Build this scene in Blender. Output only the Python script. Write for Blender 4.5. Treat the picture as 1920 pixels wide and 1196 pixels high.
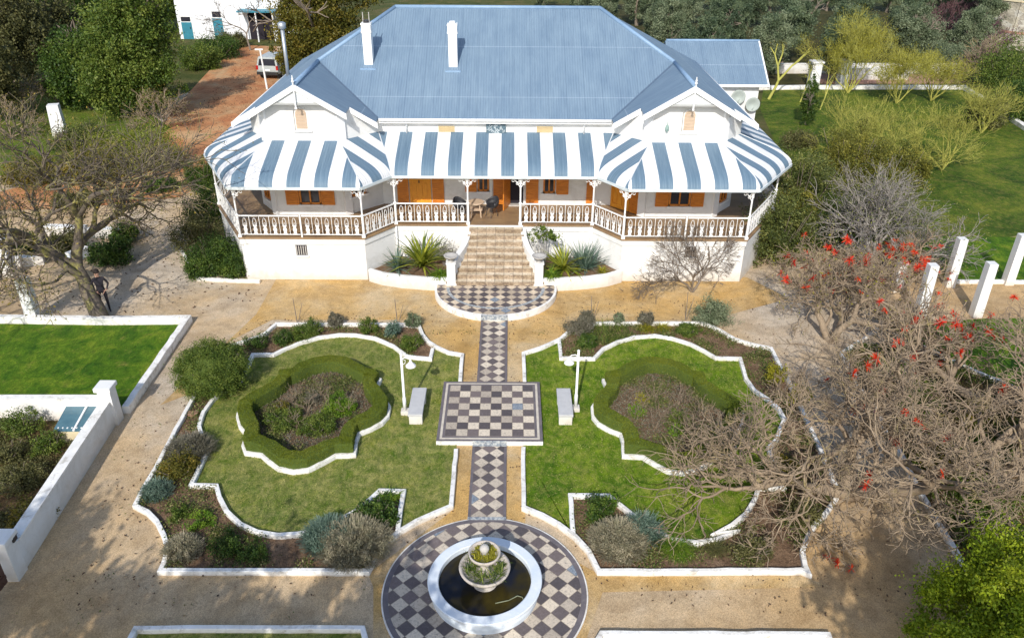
import bpy, math, random
import numpy as np
from mathutils import Vector, Matrix, Euler
sc = bpy.context.scene
for o in list(bpy.data.objects): bpy.data.objects.remove(o)
COL = sc.collection
# ------------------------------------------------------------------ camera
CF, CTH, CYA, CRO, CX, CH = 1493.2, 0.50905, 0.00452, 0.00674, 0.62684, 14.61676
def ray(u, v):
    a, b = u - 960, v - 598
    x = a*math.cos(CRO) + b*math.sin(CRO); y = -a*math.sin(CRO) + b*math.cos(CRO)
    Y = CF*math.cos(CTH) - y*math.sin(CTH); Z = -CF*math.sin(CTH) - y*math.cos(CTH)
    return Vector((x*math.cos(CYA) + Y*math.sin(CYA), -x*math.sin(CYA) + Y*math.cos(CYA), Z))
def at(u, v, z=0.0):            # a surveyed photo point at height z -> metres on the site
    d = ray(u, v); t = (z - CH)/d[2]; return (CX + t*d[0], t*d[1], z)
def aty(u, v, y):
    d = ray(u, v); t = y/d[1]; return (CX + t*d[0], y, CH + t*d[2])
c = ray(960, 598); r_ = (ray(961, 598) - c).normalized(); up_ = (ray(960, 597) - c).normalized(); bk = -c.normalized()
cam = bpy.data.cameras.new('camera'); camo = bpy.data.objects.new('camera', cam); COL.objects.link(camo)
camo.matrix_world = Matrix(((r_.x, up_.x, bk.x, CX), (r_.y, up_.y, bk.y, 0), (r_.z, up_.z, bk.z, CH), (0, 0, 0, 1)))
cam.sensor_width = 36; cam.lens = CF/1920*36; cam.clip_end = 2000
sc.camera = camo
# ------------------------------------------------------------------ light
SUN_EL, SUN_DX, SUN_DY = 36, 0.20, 1.0            # shadows fall towards (+DX, +DY)
w = bpy.data.worlds.new('World'); sc.world = w; w.use_nodes = True
nt = w.node_tree; bg = nt.nodes['Background']
sky = nt.nodes.new('ShaderNodeTexSky'); sky.sky_type = 'NISHITA'; sky.sun_disc = False
sky.sun_elevation = math.radians(SUN_EL); sky.sun_rotation = math.atan2(-SUN_DX, -SUN_DY)
sky.air_density = 1.0; sky.dust_density = 1.2
nt.links.new(sky.outputs[0], bg.inputs[0]); bg.inputs[1].default_value = 0.15
sl = bpy.data.lights.new('sun', 'SUN'); sl.energy = 3.5; sl.angle = math.radians(0.5); sl.color = (1, .95, .87)
so = bpy.data.objects.new('sun', sl); COL.objects.link(so)
sd = Vector((SUN_DX, SUN_DY, -math.hypot(SUN_DX, SUN_DY)*math.tan(math.radians(SUN_EL))))
so.rotation_euler = sd.to_track_quat('-Z', 'Y').to_euler(); so.location = (0, -30, 60)
sc.view_settings.view_transform = 'Standard'; sc.view_settings.look = 'None'
sc.view_settings.exposure = 0.3; sc.view_settings.gamma = 1
# ------------------------------------------------------------------ helpers
def tag(o, label=None, cat=None, group=None, kind=None):
    if label: o['label'] = label
    if cat: o['category'] = cat
    if group: o['group'] = group
    if kind: o['kind'] = kind
    return o
def thing(name, loc, label, cat, group=None, rz=0):
    o = bpy.data.objects.new(name, None); COL.objects.link(o); o.location = loc; o.rotation_euler = (0, 0, rz)
    o.empty_display_size = .2
    return tag(o, label, cat, group)
def link(name, me, parent=None, loc=None):
    o = bpy.data.objects.new(name, me); COL.objects.link(o)
    if loc is not None: o.location = loc
    if parent: o.parent = parent
    return o
def copy_tree(o, parent=None):
    c = o.copy(); COL.objects.link(c)
    if parent: c.parent = parent; c.matrix_parent_inverse = o.matrix_parent_inverse.copy()
    for ch in list(o.children):
        if ch.name in done_copy: continue
        copy_tree(ch, c)
    return c
done_copy = set()
MATS = {}
def nmat(name):
    m = bpy.data.materials.new(name); m.use_nodes = True; MATS[name] = m
    nt = m.node_tree; return m, nt, nt.nodes['Principled BSDF']
def N(nt, t, **k):
    n = nt.nodes.new(t)
    for a, b in k.items():
        if a.startswith('i_'):
            key = a[2:]; key = int(key) if key.isdigit() else key
            n.inputs[key].default_value = b
        else: setattr(n, a, b)
    return n
def mth(nt, op, a, b=None, c=None):
    n = nt.nodes.new('ShaderNodeMath'); n.operation = op
    for i, x in enumerate((a, b, c)):
        if x is None: continue
        if isinstance(x, (int, float)): n.inputs[i].default_value = x
        else: nt.links.new(x, n.inputs[i])
    return n.outputs[0]
def ramp(nt, fac, stops):
    n = nt.nodes.new('ShaderNodeValToRGB'); cr = n.color_ramp
    while len(cr.elements) < len(stops): cr.elements.new(.5)
    for e, (p, col) in zip(cr.elements, stops):
        e.position = p; e.color = (*col, 1) if len(col) == 3 else col
    nt.links.new(fac, n.inputs[0]); return n.outputs[0]
def mixc(nt, fac, a, b, mode='MIX'):
    n = nt.nodes.new('ShaderNodeMix'); n.data_type = 'RGBA'; n.blend_type = mode
    for i, x in ((0, fac), (6, a), (7, b)):
        if isinstance(x, (int, float)): n.inputs[i].default_value = x
        elif isinstance(x, tuple): n.inputs[i].default_value = (*x, 1)
        else: nt.links.new(x, n.inputs[i])
    return n.outputs[2]
def coords(nt, scale=(1, 1, 1), kind='Object'):
    tc = nt.nodes.new('ShaderNodeTexCoord'); mp = nt.nodes.new('ShaderNodeMapping'); mp.inputs[3].default_value = scale
    nt.links.new(tc.outputs[kind], mp.inputs[0]); return mp.outputs[0]
def noise(nt, vec, scale, detail=4, rough=.6, dist=0):
    n = N(nt, 'ShaderNodeTexNoise'); n.inputs['Scale'].default_value = scale; n.inputs['Detail'].default_value = detail
    n.inputs['Roughness'].default_value = rough; n.inputs['Distortion'].default_value = dist
    nt.links.new(vec, n.inputs['Vector']); return n.outputs[0]
def bump(nt, b, h, strength, dist=.02):
    n = N(nt, 'ShaderNodeBump'); n.inputs['Strength'].default_value = strength; n.inputs['Distance'].default_value = dist
    nt.links.new(h, n.inputs['Height']); nt.links.new(n.outputs[0], b.inputs['Normal'])
def plain(name, c1, c2=None, scale=3, rough=.7, bmp=.3, bs=40, metal=0, dirt=None, stretch=(1, 1, 1), spec=.5, dscale=1.3, dlo=.55, dhi=.8):
    m, nt, b = nmat(name); v = coords(nt, stretch)
    c2 = c2 or tuple(x*.85 for x in c1)
    col = ramp(nt, noise(nt, v, scale, 5), [(.3, c1), (.7, c2)])
    if dirt:
        f = mth(nt, 'MULTIPLY', ramp(nt, noise(nt, v, dscale, 8, .75, .4), [(dlo, (0, 0, 0)), (dhi, (1, 1, 1))]), .75)
        col = mixc(nt, f, col, dirt)
    nt.links.new(col, b.inputs['Base Color']); b.inputs['Roughness'].default_value = rough
    b.inputs['Metallic'].default_value = metal; b.inputs['Specular IOR Level'].default_value = spec
    if bmp: bump(nt, b, noise(nt, v, bs, 3), bmp)
    return m
def leafmat(name, c1, c2, c3, rough=.55, trans=.25):
    m, nt, b = nmat(name)
    at_ = N(nt, 'ShaderNodeAttribute', attribute_name='tint')
    col = ramp(nt, at_.outputs['Fac'], [(0, c1), (.5, c2), (1, c3)])
    nt.links.new(col, b.inputs['Base Color']); b.inputs['Roughness'].default_value = rough
    b.inputs['Specular IOR Level'].default_value = .3
    tr = N(nt, 'ShaderNodeBsdfTranslucent'); nt.links.new(col, tr.inputs[0])
    mx = N(nt, 'ShaderNodeMixShader'); mx.inputs[0].default_value = trans
    nt.links.new(b.outputs[0], mx.inputs[1]); nt.links.new(tr.outputs[0], mx.inputs[2])
    nt.links.new(mx.outputs[0], nt.nodes['Material Output'].inputs[0]); return m
# ------------------------------------------------------------------ materials
WHITE = plain('white_paint', (.86, .85, .82), (.78, .77, .74), 2, .75, .25, 25, dirt=(.52, .49, .43), dscale=1.1, dlo=.52, dhi=.8)
WALLM = plain('white_plaster', (.78, .78, .765), (.70, .70, .685), 1.2, .85, .25, 14, dirt=(.50, .49, .45), dscale=1.0, dlo=.5, dhi=.75)
KERB = plain('kerb_paint', (.88, .87, .84), (.72, .7, .65), 4, .8, .5, 18, dirt=(.32, .28, .22), dscale=3.2, dlo=.52, dhi=.68)
TRIM = plain('trim_paint', (.85, .85, .84), (.78, .78, .77), 3, .5, .05, 20)
ORANGE = plain('varnished_timber', (.72, .26, .03), (.5, .15, .018), 3, .4, .2, 20, stretch=(1, 1, 6))
YELLOW = plain('varnished_door_timber', (.85, .38, .035), (.68, .26, .025), 3, .4, .2, 20, stretch=(6, 1, 1))
DARKG = plain('dark_glass', (.02, .022, .03), (.04, .04, .05), 1, .12, 0)
DARK = plain('dark_metal', (.02, .02, .024), (.035, .035, .04), 3, .5, .1)
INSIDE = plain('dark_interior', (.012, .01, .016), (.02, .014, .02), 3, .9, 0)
SLATE = plain('slate_floor', (.36, .235, .12), (.19, .12, .07), 1.1, .45, .3, 8, stretch=(1, 1.6, 1), dirt=(.44, .33, .2), dscale=2.2)
BIRCH = plain('louvre_timber', (.6, .46, .33), (.52, .38, .26), 3, .6, .2, 20)
STONE = plain('grey_stone', (.5, .48, .45), (.38, .36, .33), 5, .85, .5, 30, dirt=(.25, .24, .2), dscale=3)
BOWL = plain('cast_stone', (.55, .5, .45), (.42, .37, .33), 6, .8, .4, 40, dirt=(.2, .2, .12), dscale=5, dlo=.5, dhi=.7)
RIMM = plain('weathered_blue_white_paint', (.74, .78, .82), (.6, .68, .76), 3, .6, .3, 30, dirt=(.38, .36, .32), dscale=4, dlo=.6, dhi=.8)
TEAL = plain('teal_paint', (.03, .22, .30), (.025, .17, .24), 3, .5, .1)
BARK = plain('grey_bark', (.26, .21, .165), (.15, .12, .09), 5, .9, .8, 25)
BARK2 = plain('pale_twig_bark', (.36, .275, .185), (.17, .125, .085), 1.3, .85, .4, 25, dirt=(.30, .25, .07), dscale=1.1, dlo=.55, dhi=.66)
BARK3 = plain('lichen_bark', (.15, .12, .09), (.075, .06, .05), 4, .9, .6, 25, dirt=(.34, .31, .08), dscale=2.5, dlo=.5, dhi=.62)
SILVER = plain('silver_twig_bark', (.36, .33, .29), (.17, .15, .135), 4, .8, .3, 25)
YBARK = plain('yellow_green_bark', (.46, .43, .09), (.28, .28, .06), 4, .8, .4, 25)
PURP = plain('purple_twigs', (.17, .085, .09), (.10, .05, .055), 4, .85, .3, 25)
LITTER = plain('dry_leaf', (.11, .065, .035), (.06, .035, .02), 9, .8, 0)
TERRA = plain('pinkish_brick', (.42, .24, .17), (.34, .18, .13), 6, .85, .4, 30)
CARP = plain('car_paint', (.42, .45, .44), (.38, .41, .40), 2, .3, 0)
TYRE = plain('tyre_rubber', (.02, .02, .02), (.03, .03, .03), 3, .9, .1)
CHROME = plain('galvanised_steel', (.5, .53, .56), (.4, .43, .46), 4, .4, .1, metal=.6)
RED = plain('red_lamp', (.5, .02, .02), (.4, .01, .01), 3, .3, 0)
BROWNW = plain('dark_brown_timber', (.10, .045, .03), (.06, .025, .02), 3, .6, .3, 20)
YWALL = plain('cream_wall', (.68, .6, .4), (.6, .5, .32), 3, .85, .3, 20)
SKIN = plain('skin', (.45, .26, .19), (.42, .24, .17), 3, .6, 0)
CLOTH = plain('black_clothing', (.012, .012, .016), (.025, .02, .03), 9, .9, .2)
HAIR = plain('dark_hair', (.02, .012, .01), (.03, .02, .015), 9, .7, .2)
PIPEM = plain('pale_hose', (.24, .27, .17), (.14, .14, .07), 3, .5, 0)
BLOSSOM = leafmat('coral_blossom', (.5, .02, .012), (.72, .045, .02), (.8, .12, .03), .5, .3)
BOARD = plain('white_boarding', (.72, .75, .76), (.62, .65, .66), 3, .7, .1)
SOLAR = plain('blue_green_glass', (.1, .2, .24), (.07, .15, .19), 3, .18, .05)
DGREEN = plain('hedge_core', (.075, .11, .012), (.055, .085, .01), 9, .9, .4)
COTT = plain('cottage_white', (.82, .83, .85), (.75, .77, .8), 1, .85, .2, dirt=(.6, .6, .62))
MAROON = plain('maroon_roof_sheet', (.12, .06, .06), (.075, .04, .045), 2, .7, .3, 12, stretch=(6, .3, 1))
for m_ in (WALLM, KERB):
    nt_ = m_.node_tree; b_ = nt_.nodes['Principled BSDF']; src = b_.inputs['Base Color'].links[0].from_socket
    ge = nt_.nodes.new('ShaderNodeNewGeometry'); sx_ = nt_.nodes.new('ShaderNodeSeparateXYZ'); nt_.links.new(ge.outputs['Position'], sx_.inputs[0])
    hgt = .5 if m_ is WALLM else .07
    f_ = mth(nt_, 'SUBTRACT', 1.0, mth(nt_, 'DIVIDE', sx_.outputs[2], hgt)); f_ = mth(nt_, 'ADD', f_, mth(nt_, 'MULTIPLY', mth(nt_, 'SUBTRACT', noise(nt_, ge.outputs['Position'], 2.5, 6, .7), .5), 1.6))
    cl = nt_.nodes.new('ShaderNodeClamp'); nt_.links.new(f_, cl.inputs[0])
    nt_.links.new(mixc(nt_, mth(nt_, 'MULTIPLY', cl.outputs[0], .5 if m_ is WALLM else .65), src, (.5, .4, .27)), b_.inputs['Base Color'])
# gravel ground
def gravel(name, base, alt, pale, sc1=.12):
    m, nt, b = nmat(name); v = coords(nt)
    col = ramp(nt, noise(nt, v, sc1, 5, .65, .3), [(.36, base), (.5, alt), (.64, pale)])
    vo = N(nt, 'ShaderNodeTexVoronoi'); vo.inputs['Scale'].default_value = 52; nt.links.new(v, vo.inputs['Vector'])
    sp = ramp(nt, vo.outputs['Color'], [(.0, (.6, .56, .5)), (.5, (1, 1, 1)), (1, (1.35, 1.32, 1.3))])
    col = mixc(nt, .85, col, sp, 'MULTIPLY')
    col = mixc(nt, 1, col, ramp(nt, noise(nt, v, 2.2, 8, .75), [(.3, (.78, .76, .74)), (.5, (1, 1, 1)), (.72, (1.14, 1.12, 1.1))]), 'MULTIPLY')
    col = mixc(nt, 1, col, ramp(nt, noise(nt, v, .45, 6, .7, 1.2), [(.36, (.80, .78, .76)), (.5, (1, 1, 1)), (.62, (1.1, 1.08, 1.05))]), 'MULTIPLY')
    pt = ramp(nt, noise(nt, v, 11, 3, .8), [(.69, (0, 0, 0)), (.76, (1, 1, 1))])
    col = mixc(nt, mth(nt, 'MULTIPLY', pt, .6), col, (.1, .065, .04))
    nt.links.new(col, b.inputs['Base Color']); b.inputs['Roughness'].default_value = .95; b.inputs['Specular IOR Level'].default_value = .2
    bump(nt, b, mth(nt, 'ADD', vo.outputs['Distance'], noise(nt, v, 13, 6, .8)), .4, .018); return m
GRAVEL = gravel('sandy_gravel', (.48, .33, .17), (.51, .39, .25), (.53, .46, .37))
GRAVELO = gravel('ochre_gravel', (.52, .33, .12), (.51, .35, .16), (.53, .41, .25), .35)
DIRT = gravel('red_dirt', (.42, .17, .075), (.48, .24, .11), (.50, .33, .18), .35)
def soil(name, c1, c2, c3, s=2):
    m, nt, b = nmat(name); v = coords(nt)
    n1 = noise(nt, v, s, 8, .75, .5); col = ramp(nt, n1, [(.33, c1), (.5, c2), (.68, c3)])
    col = mixc(nt, 1, col, ramp(nt, noise(nt, v, 22, 4, .8), [(.3, (.55, .55, .55)), (.7, (1.4, 1.35, 1.3))]), 'MULTIPLY')
    nt.links.new(col, b.inputs['Base Color']); b.inputs['Roughness'].default_value = .95; b.inputs['Specular IOR Level'].default_value = .15
    bump(nt, b, noise(nt, v, 14, 8, .8), .9, .08); return m
SOIL = soil('bed_soil', (.13, .08, .05), (.23, .15, .095), (.33, .23, .15))
SOILG = soil('weedy_soil', (.06, .075, .02), (.15, .10, .05), (.22, .14, .08), 1.2)
WILD = soil('rough_grassland', (.035, .06, .012), (.09, .10, .03), (.17, .13, .06), .35)
def lawn(name, a, b_, c, dry, dryamt, s=.9):
    m, nt, b = nmat(name); v = coords(nt); v2 = coords(nt, (1, .45, 1))
    col = ramp(nt, noise(nt, v, s, 6, .68, .8), [(.34, a), (.5, b_), (.64, c)])
    f = ramp(nt, noise(nt, v, 2.3, 8, .8, 1.0), [(.62-dryamt, (0, 0, 0)), (.8-dryamt*.6, (1, 1, 1))])
    col = mixc(nt, mth(nt, 'MULTIPLY', f, .8), col, dry)
    col = mixc(nt, 1, col, ramp(nt, noise(nt, v, 30, 4, .8), [(.32, (.42, .48, .4)), (.5, (1, 1, 1)), (.68, (1.6, 1.5, 1.4))]), 'MULTIPLY')
    col = mixc(nt, 1, col, ramp(nt, noise(nt, v2, 7, 5, .75), [(.32, (.6, .66, .6)), (.68, (1.35, 1.3, 1.2))]), 'MULTIPLY')
    nt.links.new(col, b.inputs['Base Color']); b.inputs['Roughness'].default_value = .9; b.inputs['Specular IOR Level'].default_value = .15
    bump(nt, b, noise(nt, v, 45, 4, .8), 1, .05); return m
LAWNL = lawn('garden_lawn', (.06, .14, .012), (.13, .2, .022), (.24, .27, .045), (.46, .41, .17), .25)
LAWNR = lawn('lush_lawn', (.035, .11, .007), (.095, .19, .011), (.19, .265, .022), (.30, .26, .07), .07)
LAWNG = lawn('garden_lush_lawn', (.06, .15, .008), (.14, .24, .012), (.26, .34, .03), (.42, .38, .12), .15)
LAWNB = lawn('field_lawn', (.022, .06, .008), (.075, .13, .012), (.17, .2, .025), (.26, .21, .06), .14, .35)
WEEDY = lawn('weedy_grass', (.03, .07, .008), (.10, .17, .015), (.17, .2, .03), (.2, .15, .07), .17, .5)
# paving with square tiles, optionally turned 45 degrees
def tiles(name, size, rot, ox, oy, light=(.66, .58, .47), dark=(.125, .107, .105), blue=.06):
    m, nt, b = nmat(name)
    tc = N(nt, 'ShaderNodeTexCoord'); mp = N(nt, 'ShaderNodeMapping'); mp.vector_type = 'TEXTURE'
    mp.inputs[1].default_value = (ox, oy, 0); mp.inputs[2].default_value = (0, 0, rot); mp.inputs[3].default_value = (size, size, 1)
    nt.links.new(tc.outputs['Object'], mp.inputs[0])
    s = N(nt, 'ShaderNodeSeparateXYZ'); nt.links.new(mp.outputs[0], s.inputs[0])
    fx, fy = mth(nt, 'FLOOR', s.outputs[0]), mth(nt, 'FLOOR', s.outputs[1])
    par = mth(nt, 'ABSOLUTE', mth(nt, 'MODULO', mth(nt, 'ADD', fx, fy), 2.0))
    cb = N(nt, 'ShaderNodeCombineXYZ'); nt.links.new(fx, cb.inputs[0]); nt.links.new(fy, cb.inputs[1])
    wn = N(nt, 'ShaderNodeTexWhiteNoise'); nt.links.new(cb.outputs[0], wn.inputs[0])
    v = coords(nt)
    sp = noise(nt, v, 16, 6, .8, .8)
    lt = ramp(nt, sp, [(.34, (.2, .185, .17)), (.46, tuple(x*.85 for x in light)), (.62, light)])
    lt = mixc(nt, 1, lt, ramp(nt, wn.outputs[0], [(0, (.68, .66, .66)), (1, (1.15, 1.13, 1.1))]), 'MULTIPLY')
    dk = ramp(nt, sp, [(.4, dark), (.6, tuple(x*1.3 for x in dark)), (.72, (.24, .24, .25))])
    dk = mixc(nt, 1, dk, ramp(nt, wn.outputs[0], [(0, (.62, .63, .68)), (1, (1.4, 1.32, 1.28))]), 'MULTIPLY')
    bl = mth(nt, 'GREATER_THAN', wn.outputs[0], 1-blue)
    dk = mixc(nt, mth(nt, 'MULTIPLY', bl, .8), dk, ramp(nt, sp, [(.42, (.13, .19, .25)), (.62, (.36, .4, .44))]))
    col = mixc(nt, par, dk, lt)
    gx = mth(nt, 'ABSOLUTE', mth(nt, 'SUBTRACT', mth(nt, 'FRACT', s.outputs[0]), .5)); gy = mth(nt, 'ABSOLUTE', mth(nt, 'SUBTRACT', mth(nt, 'FRACT', s.outputs[1]), .5))
    g = mth(nt, 'GREATER_THAN', mth(nt, 'MAXIMUM', gx, gy), .475)
    col = mixc(nt, mth(nt, 'MULTIPLY', g, .7), col, (.22, .18, .14))
    nt.links.new(col, b.inputs['Base Color']); b.inputs['Roughness'].default_value = .8; b.inputs['Specular IOR Level'].default_value = .25
    bump(nt, b, mth(nt, 'SUBTRACT', sp, g), .4, .01); return m
DIAG = .43
DT = DIAG/math.sqrt(2)
AX = .08
TPATH = tiles('diamond_tiles_path', DT, math.pi/4, AX, 21.62-.215*0, )
TFOUNT = tiles('diamond_tiles_round', DT, math.pi/4, AX+.02, 13.13)
TSEMI = tiles('diamond_tiles_semicircle', DT, math.pi/4, AX, 28.3, light=(.68, .57, .43))
TBOARD = tiles('chessboard_tiles', 1.32748*2/8, 0, AX-1.32748, 20.112+1.32748, blue=.1)
TDARK = plain('dark_border_tile', (.17, .145, .15), (.11, .1, .11), 4, .8, .3, 30, dirt=(.3, .28, .25), dscale=6)
TLIGHT = plain('light_border_tile', (.62, .56, .47), (.5, .44, .36), 7, .8, .3, 30, dirt=(.25, .22, .2), dscale=7)
RISER = plain('patterned_riser_tile', (.33, .37, .4), (.12, .14, .17), 14, .6, .2, 30, stretch=(1, 1, 1), dirt=(.6, .6, .56), dscale=12, dlo=.48, dhi=.56)
# steps: sandy square tiles with dark joints
def steptile():
    m, nt, b = nmat('step_tiles'); v = coords(nt)
    s = N(nt, 'ShaderNodeSeparateXYZ'); nt.links.new(v, s.inputs[0])
    fx = mth(nt, 'DIVIDE', s.outputs[0], .37)
    g = mth(nt, 'GREATER_THAN', mth(nt, 'ABSOLUTE', mth(nt, 'SUBTRACT', mth(nt, 'FRACT', fx), .5)), .455)
    cb = N(nt, 'ShaderNodeCombineXYZ'); nt.links.new(mth(nt, 'FLOOR', fx), cb.inputs[0]); nt.links.new(mth(nt, 'FLOOR', mth(nt, 'MULTIPLY', s.outputs[1], 3.5)), cb.inputs[1]); nt.links.new(mth(nt, 'FLOOR', mth(nt, 'MULTIPLY', s.outputs[2], 5.5)), cb.inputs[2])
    wn = N(nt, 'ShaderNodeTexWhiteNoise'); nt.links.new(cb.outputs[0], wn.inputs[0])
    col = ramp(nt, noise(nt, v, 9, 7, .8, .6), [(.36, (.34, .28, .21)), (.48, (.64, .54, .40)), (.65, (.76, .69, .55))])
    col = mixc(nt, 1, col, ramp(nt, wn.outputs[0], [(0, (.72, .68, .62)), (1, (1.12, 1.12, 1.12))]), 'MULTIPLY')
    col = mixc(nt, mth(nt, 'MULTIPLY', g, .5), col, (.16, .12, .09))
    nt.links.new(col, b.inputs['Base Color']); b.inputs['Roughness'].default_value = .8; return m
STEPT = steptile()
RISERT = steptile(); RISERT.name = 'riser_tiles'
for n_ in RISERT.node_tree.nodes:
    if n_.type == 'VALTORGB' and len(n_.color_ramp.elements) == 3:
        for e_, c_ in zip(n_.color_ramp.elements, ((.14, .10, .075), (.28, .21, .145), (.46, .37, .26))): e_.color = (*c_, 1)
# corrugated sheet: uv.x runs along the eave in metres, uv.y down the slope
def corrugated(name, stripes):
    m, nt, b = nmat(name); v = coords(nt, kind='UV')
    s = N(nt, 'ShaderNodeSeparateXYZ'); nt.links.new(v, s.inputs[0])
    v2 = coords(nt, (5, .35, 1), 'UV'); v3 = coords(nt, (1.2, .5, 1), 'UV')
    rib = mth(nt, 'SINE', mth(nt, 'MULTIPLY', s.outputs[0], 2*math.pi/.11))
    blue = ramp(nt, noise(nt, v2, 1.6, 6, .7), [(.25, (.12, .185, .26)), (.5, (.165, .24, .325)), (.75, (.215, .30, .385))])
    if not stripes:
        blue = mixc(nt, .55, blue, ramp(nt, noise(nt, v3, 1.0, 6, .7), [(.3, (.12, .185, .27)), (.7, (.22, .305, .385))]))
        st = ramp(nt, noise(nt, coords(nt, (9, .45, 1), 'UV'), 1.2, 4, .6), [(.56, (0, 0, 0)), (.70, (1, 1, 1))])
        blue = mixc(nt, mth(nt, 'MULTIPLY', st, .42), blue, (.10, .15, .22))
        jx = mth(nt, 'GREATER_THAN', mth(nt, 'ABSOLUTE', mth(nt, 'SUBTRACT', mth(nt, 'FRACT', mth(nt, 'DIVIDE', s.outputs[0], .76)), .5)), .475)
        blue = mixc(nt, mth(nt, 'MULTIPLY', jx, .28), blue, (.08, .13, .2))
        lp = mth(nt, 'LESS_THAN', mth(nt, 'ABSOLUTE', mth(nt, 'SUBTRACT', mth(nt, 'FRACT', mth(nt, 'DIVIDE', s.outputs[1], 3.1)), .5)), .006)
        blue = mixc(nt, mth(nt, 'MULTIPLY', lp, .3), blue, (.5, .6, .7))
        col = blue
    else:
        blue = ramp(nt, noise(nt, v2, 1.6, 6, .7), [(.25, (.085, .15, .21)), (.5, (.12, .19, .26)), (.75, (.165, .245, .315))])
        f = mth(nt, 'GREATER_THAN', mth(nt, 'FRACT', mth(nt, 'ADD', mth(nt, 'DIVIDE', s.outputs[0], 1.07), .25)), .5)
        wh = ramp(nt, noise(nt, v2, 1.5, 7, .75), [(.3, (.58, .59, .6)), (.55, (.74, .74, .74))])
        col = mixc(nt, f, wh, blue)
    nt.links.new(col, b.inputs['Base Color']); b.inputs['Roughness'].default_value = .55 if not stripes else .6; b.inputs['Specular IOR Level'].default_value = .4
    bump(nt, b, rib, .6 if not stripes else .4, .014); return m
ROOF = corrugated('blue_corrugated_roof', False); AWN = corrugated('striped_corrugated_awning', True)
RCAP = plain('blue_ridge_capping', (.25, .37, .52), (.19, .3, .44), 4, .5, .1)
def water():
    m, nt, b = nmat('pond_water'); v = coords(nt)
    col = ramp(nt, noise(nt, v, 1.1, 3), [(.38, (.012, .014, .022)), (.55, (.03, .024, .008)), (.7, (.055, .042, .008))])
    nt.links.new(col, b.inputs['Base Color']); b.inputs['Roughness'].default_value = .06; b.inputs['IOR'].default_value = 1.33
    bump(nt, b, noise(nt, v, 5, 2), .04, .02); return m
WATER = water()
def stonewall():
    m, nt, b = nmat('rubble_wall'); v = coords(nt, (1, 1, 1.6))
    vo = N(nt, 'ShaderNodeTexVoronoi'); vo.inputs['Scale'].default_value = 1.3; nt.links.new(v, vo.inputs['Vector'])
    col = ramp(nt, vo.outputs['Color'], [(0, (.36, .33, .28)), (.5, (.52, .47, .36)), (1, (.6, .6, .56))])
    col = mixc(nt, mth(nt, 'MULTIPLY', ramp(nt, noise(nt, v, .9, 8, .8), [(.42, (0, 0, 0)), (.62, (1, 1, 1))]), .75), col, (.13, .115, .09))
    nt.links.new(col, b.inputs['Base Color']); b.inputs['Roughness'].default_value = .95; bump(nt, b, noise(nt, v, 6, 6), .8, .1); return m
RUBBLE = stonewall()
# leaves
LG_DARK = leafmat('leaf_dark_green', (.018, .04, .008), (.05, .10, .015), (.16, .22, .035))
LG_MID = leafmat('leaf_mid_green', (.025, .06, .008), (.095, .145, .02), (.25, .29, .055))
LG_BRIGHT = leafmat('leaf_bright_green', (.05, .12, .01), (.12, .22, .015), (.25, .33, .03))
LG_OLIVE = leafmat('leaf_olive', (.05, .08, .035), (.16, .20, .11), (.34, .38, .23))
LG_OLIVE2 = leafmat('leaf_olive_dark', (.03, .055, .03), (.095, .135, .07), (.22, .27, .14))
LG_YELLOW = leafmat('leaf_yellow_green', (.13, .13, .012), (.28, .26, .02), (.46, .42, .03))
LG_DULL = leafmat('leaf_dull_olive', (.03, .045, .012), (.10, .125, .03), (.27, .27, .07))
LG_WEED = leafmat('leaf_weeds', (.04, .08, .01), (.12, .16, .03), (.32, .27, .12))
LG_YBR = leafmat('leaf_olive_gold', (.05, .06, .012), (.14, .14, .02), (.34, .30, .05))
LG_YOL = leafmat('leaf_yellow_olive', (.08, .11, .015), (.18, .21, .025), (.34, .35, .05))
LG_BRONZE = leafmat('leaf_bronze_green', (.05, .06, .01), (.12, .115, .016), (.28, .2, .03))
LG_DRAB = leafmat('leaf_drab_olive', (.05, .055, .02), (.12, .12, .04), (.22, .2, .075))
LG_LAV = leafmat('leaf_lavender_grey', (.12, .13, .075), (.27, .25, .16), (.50, .43, .30))
LG_HEDGE = leafmat('leaf_hedge', (.085, .12, .008), (.13, .165, .01), (.19, .205, .02))
LG_BLUE = leafmat('leaf_blue_grey', (.05, .10, .07), (.12, .19, .14), (.24, .31, .24))
LG_CYCAD = leafmat('leaf_cycad', (.06, .10, .01), (.2, .24, .02), (.42, .42, .05))
LG_GREY = leafmat('leaf_grey_dry', (.08, .08, .05), (.17, .16, .11), (.28, .25, .19))
LG_GRASS = leafmat('leaf_grass', (.06, .13, .01), (.17, .23, .03), (.42, .38, .14))
LG_PALE = leafmat('leaf_lime', (.10, .17, .008), (.22, .30, .01), (.42, .46, .03))
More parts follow.
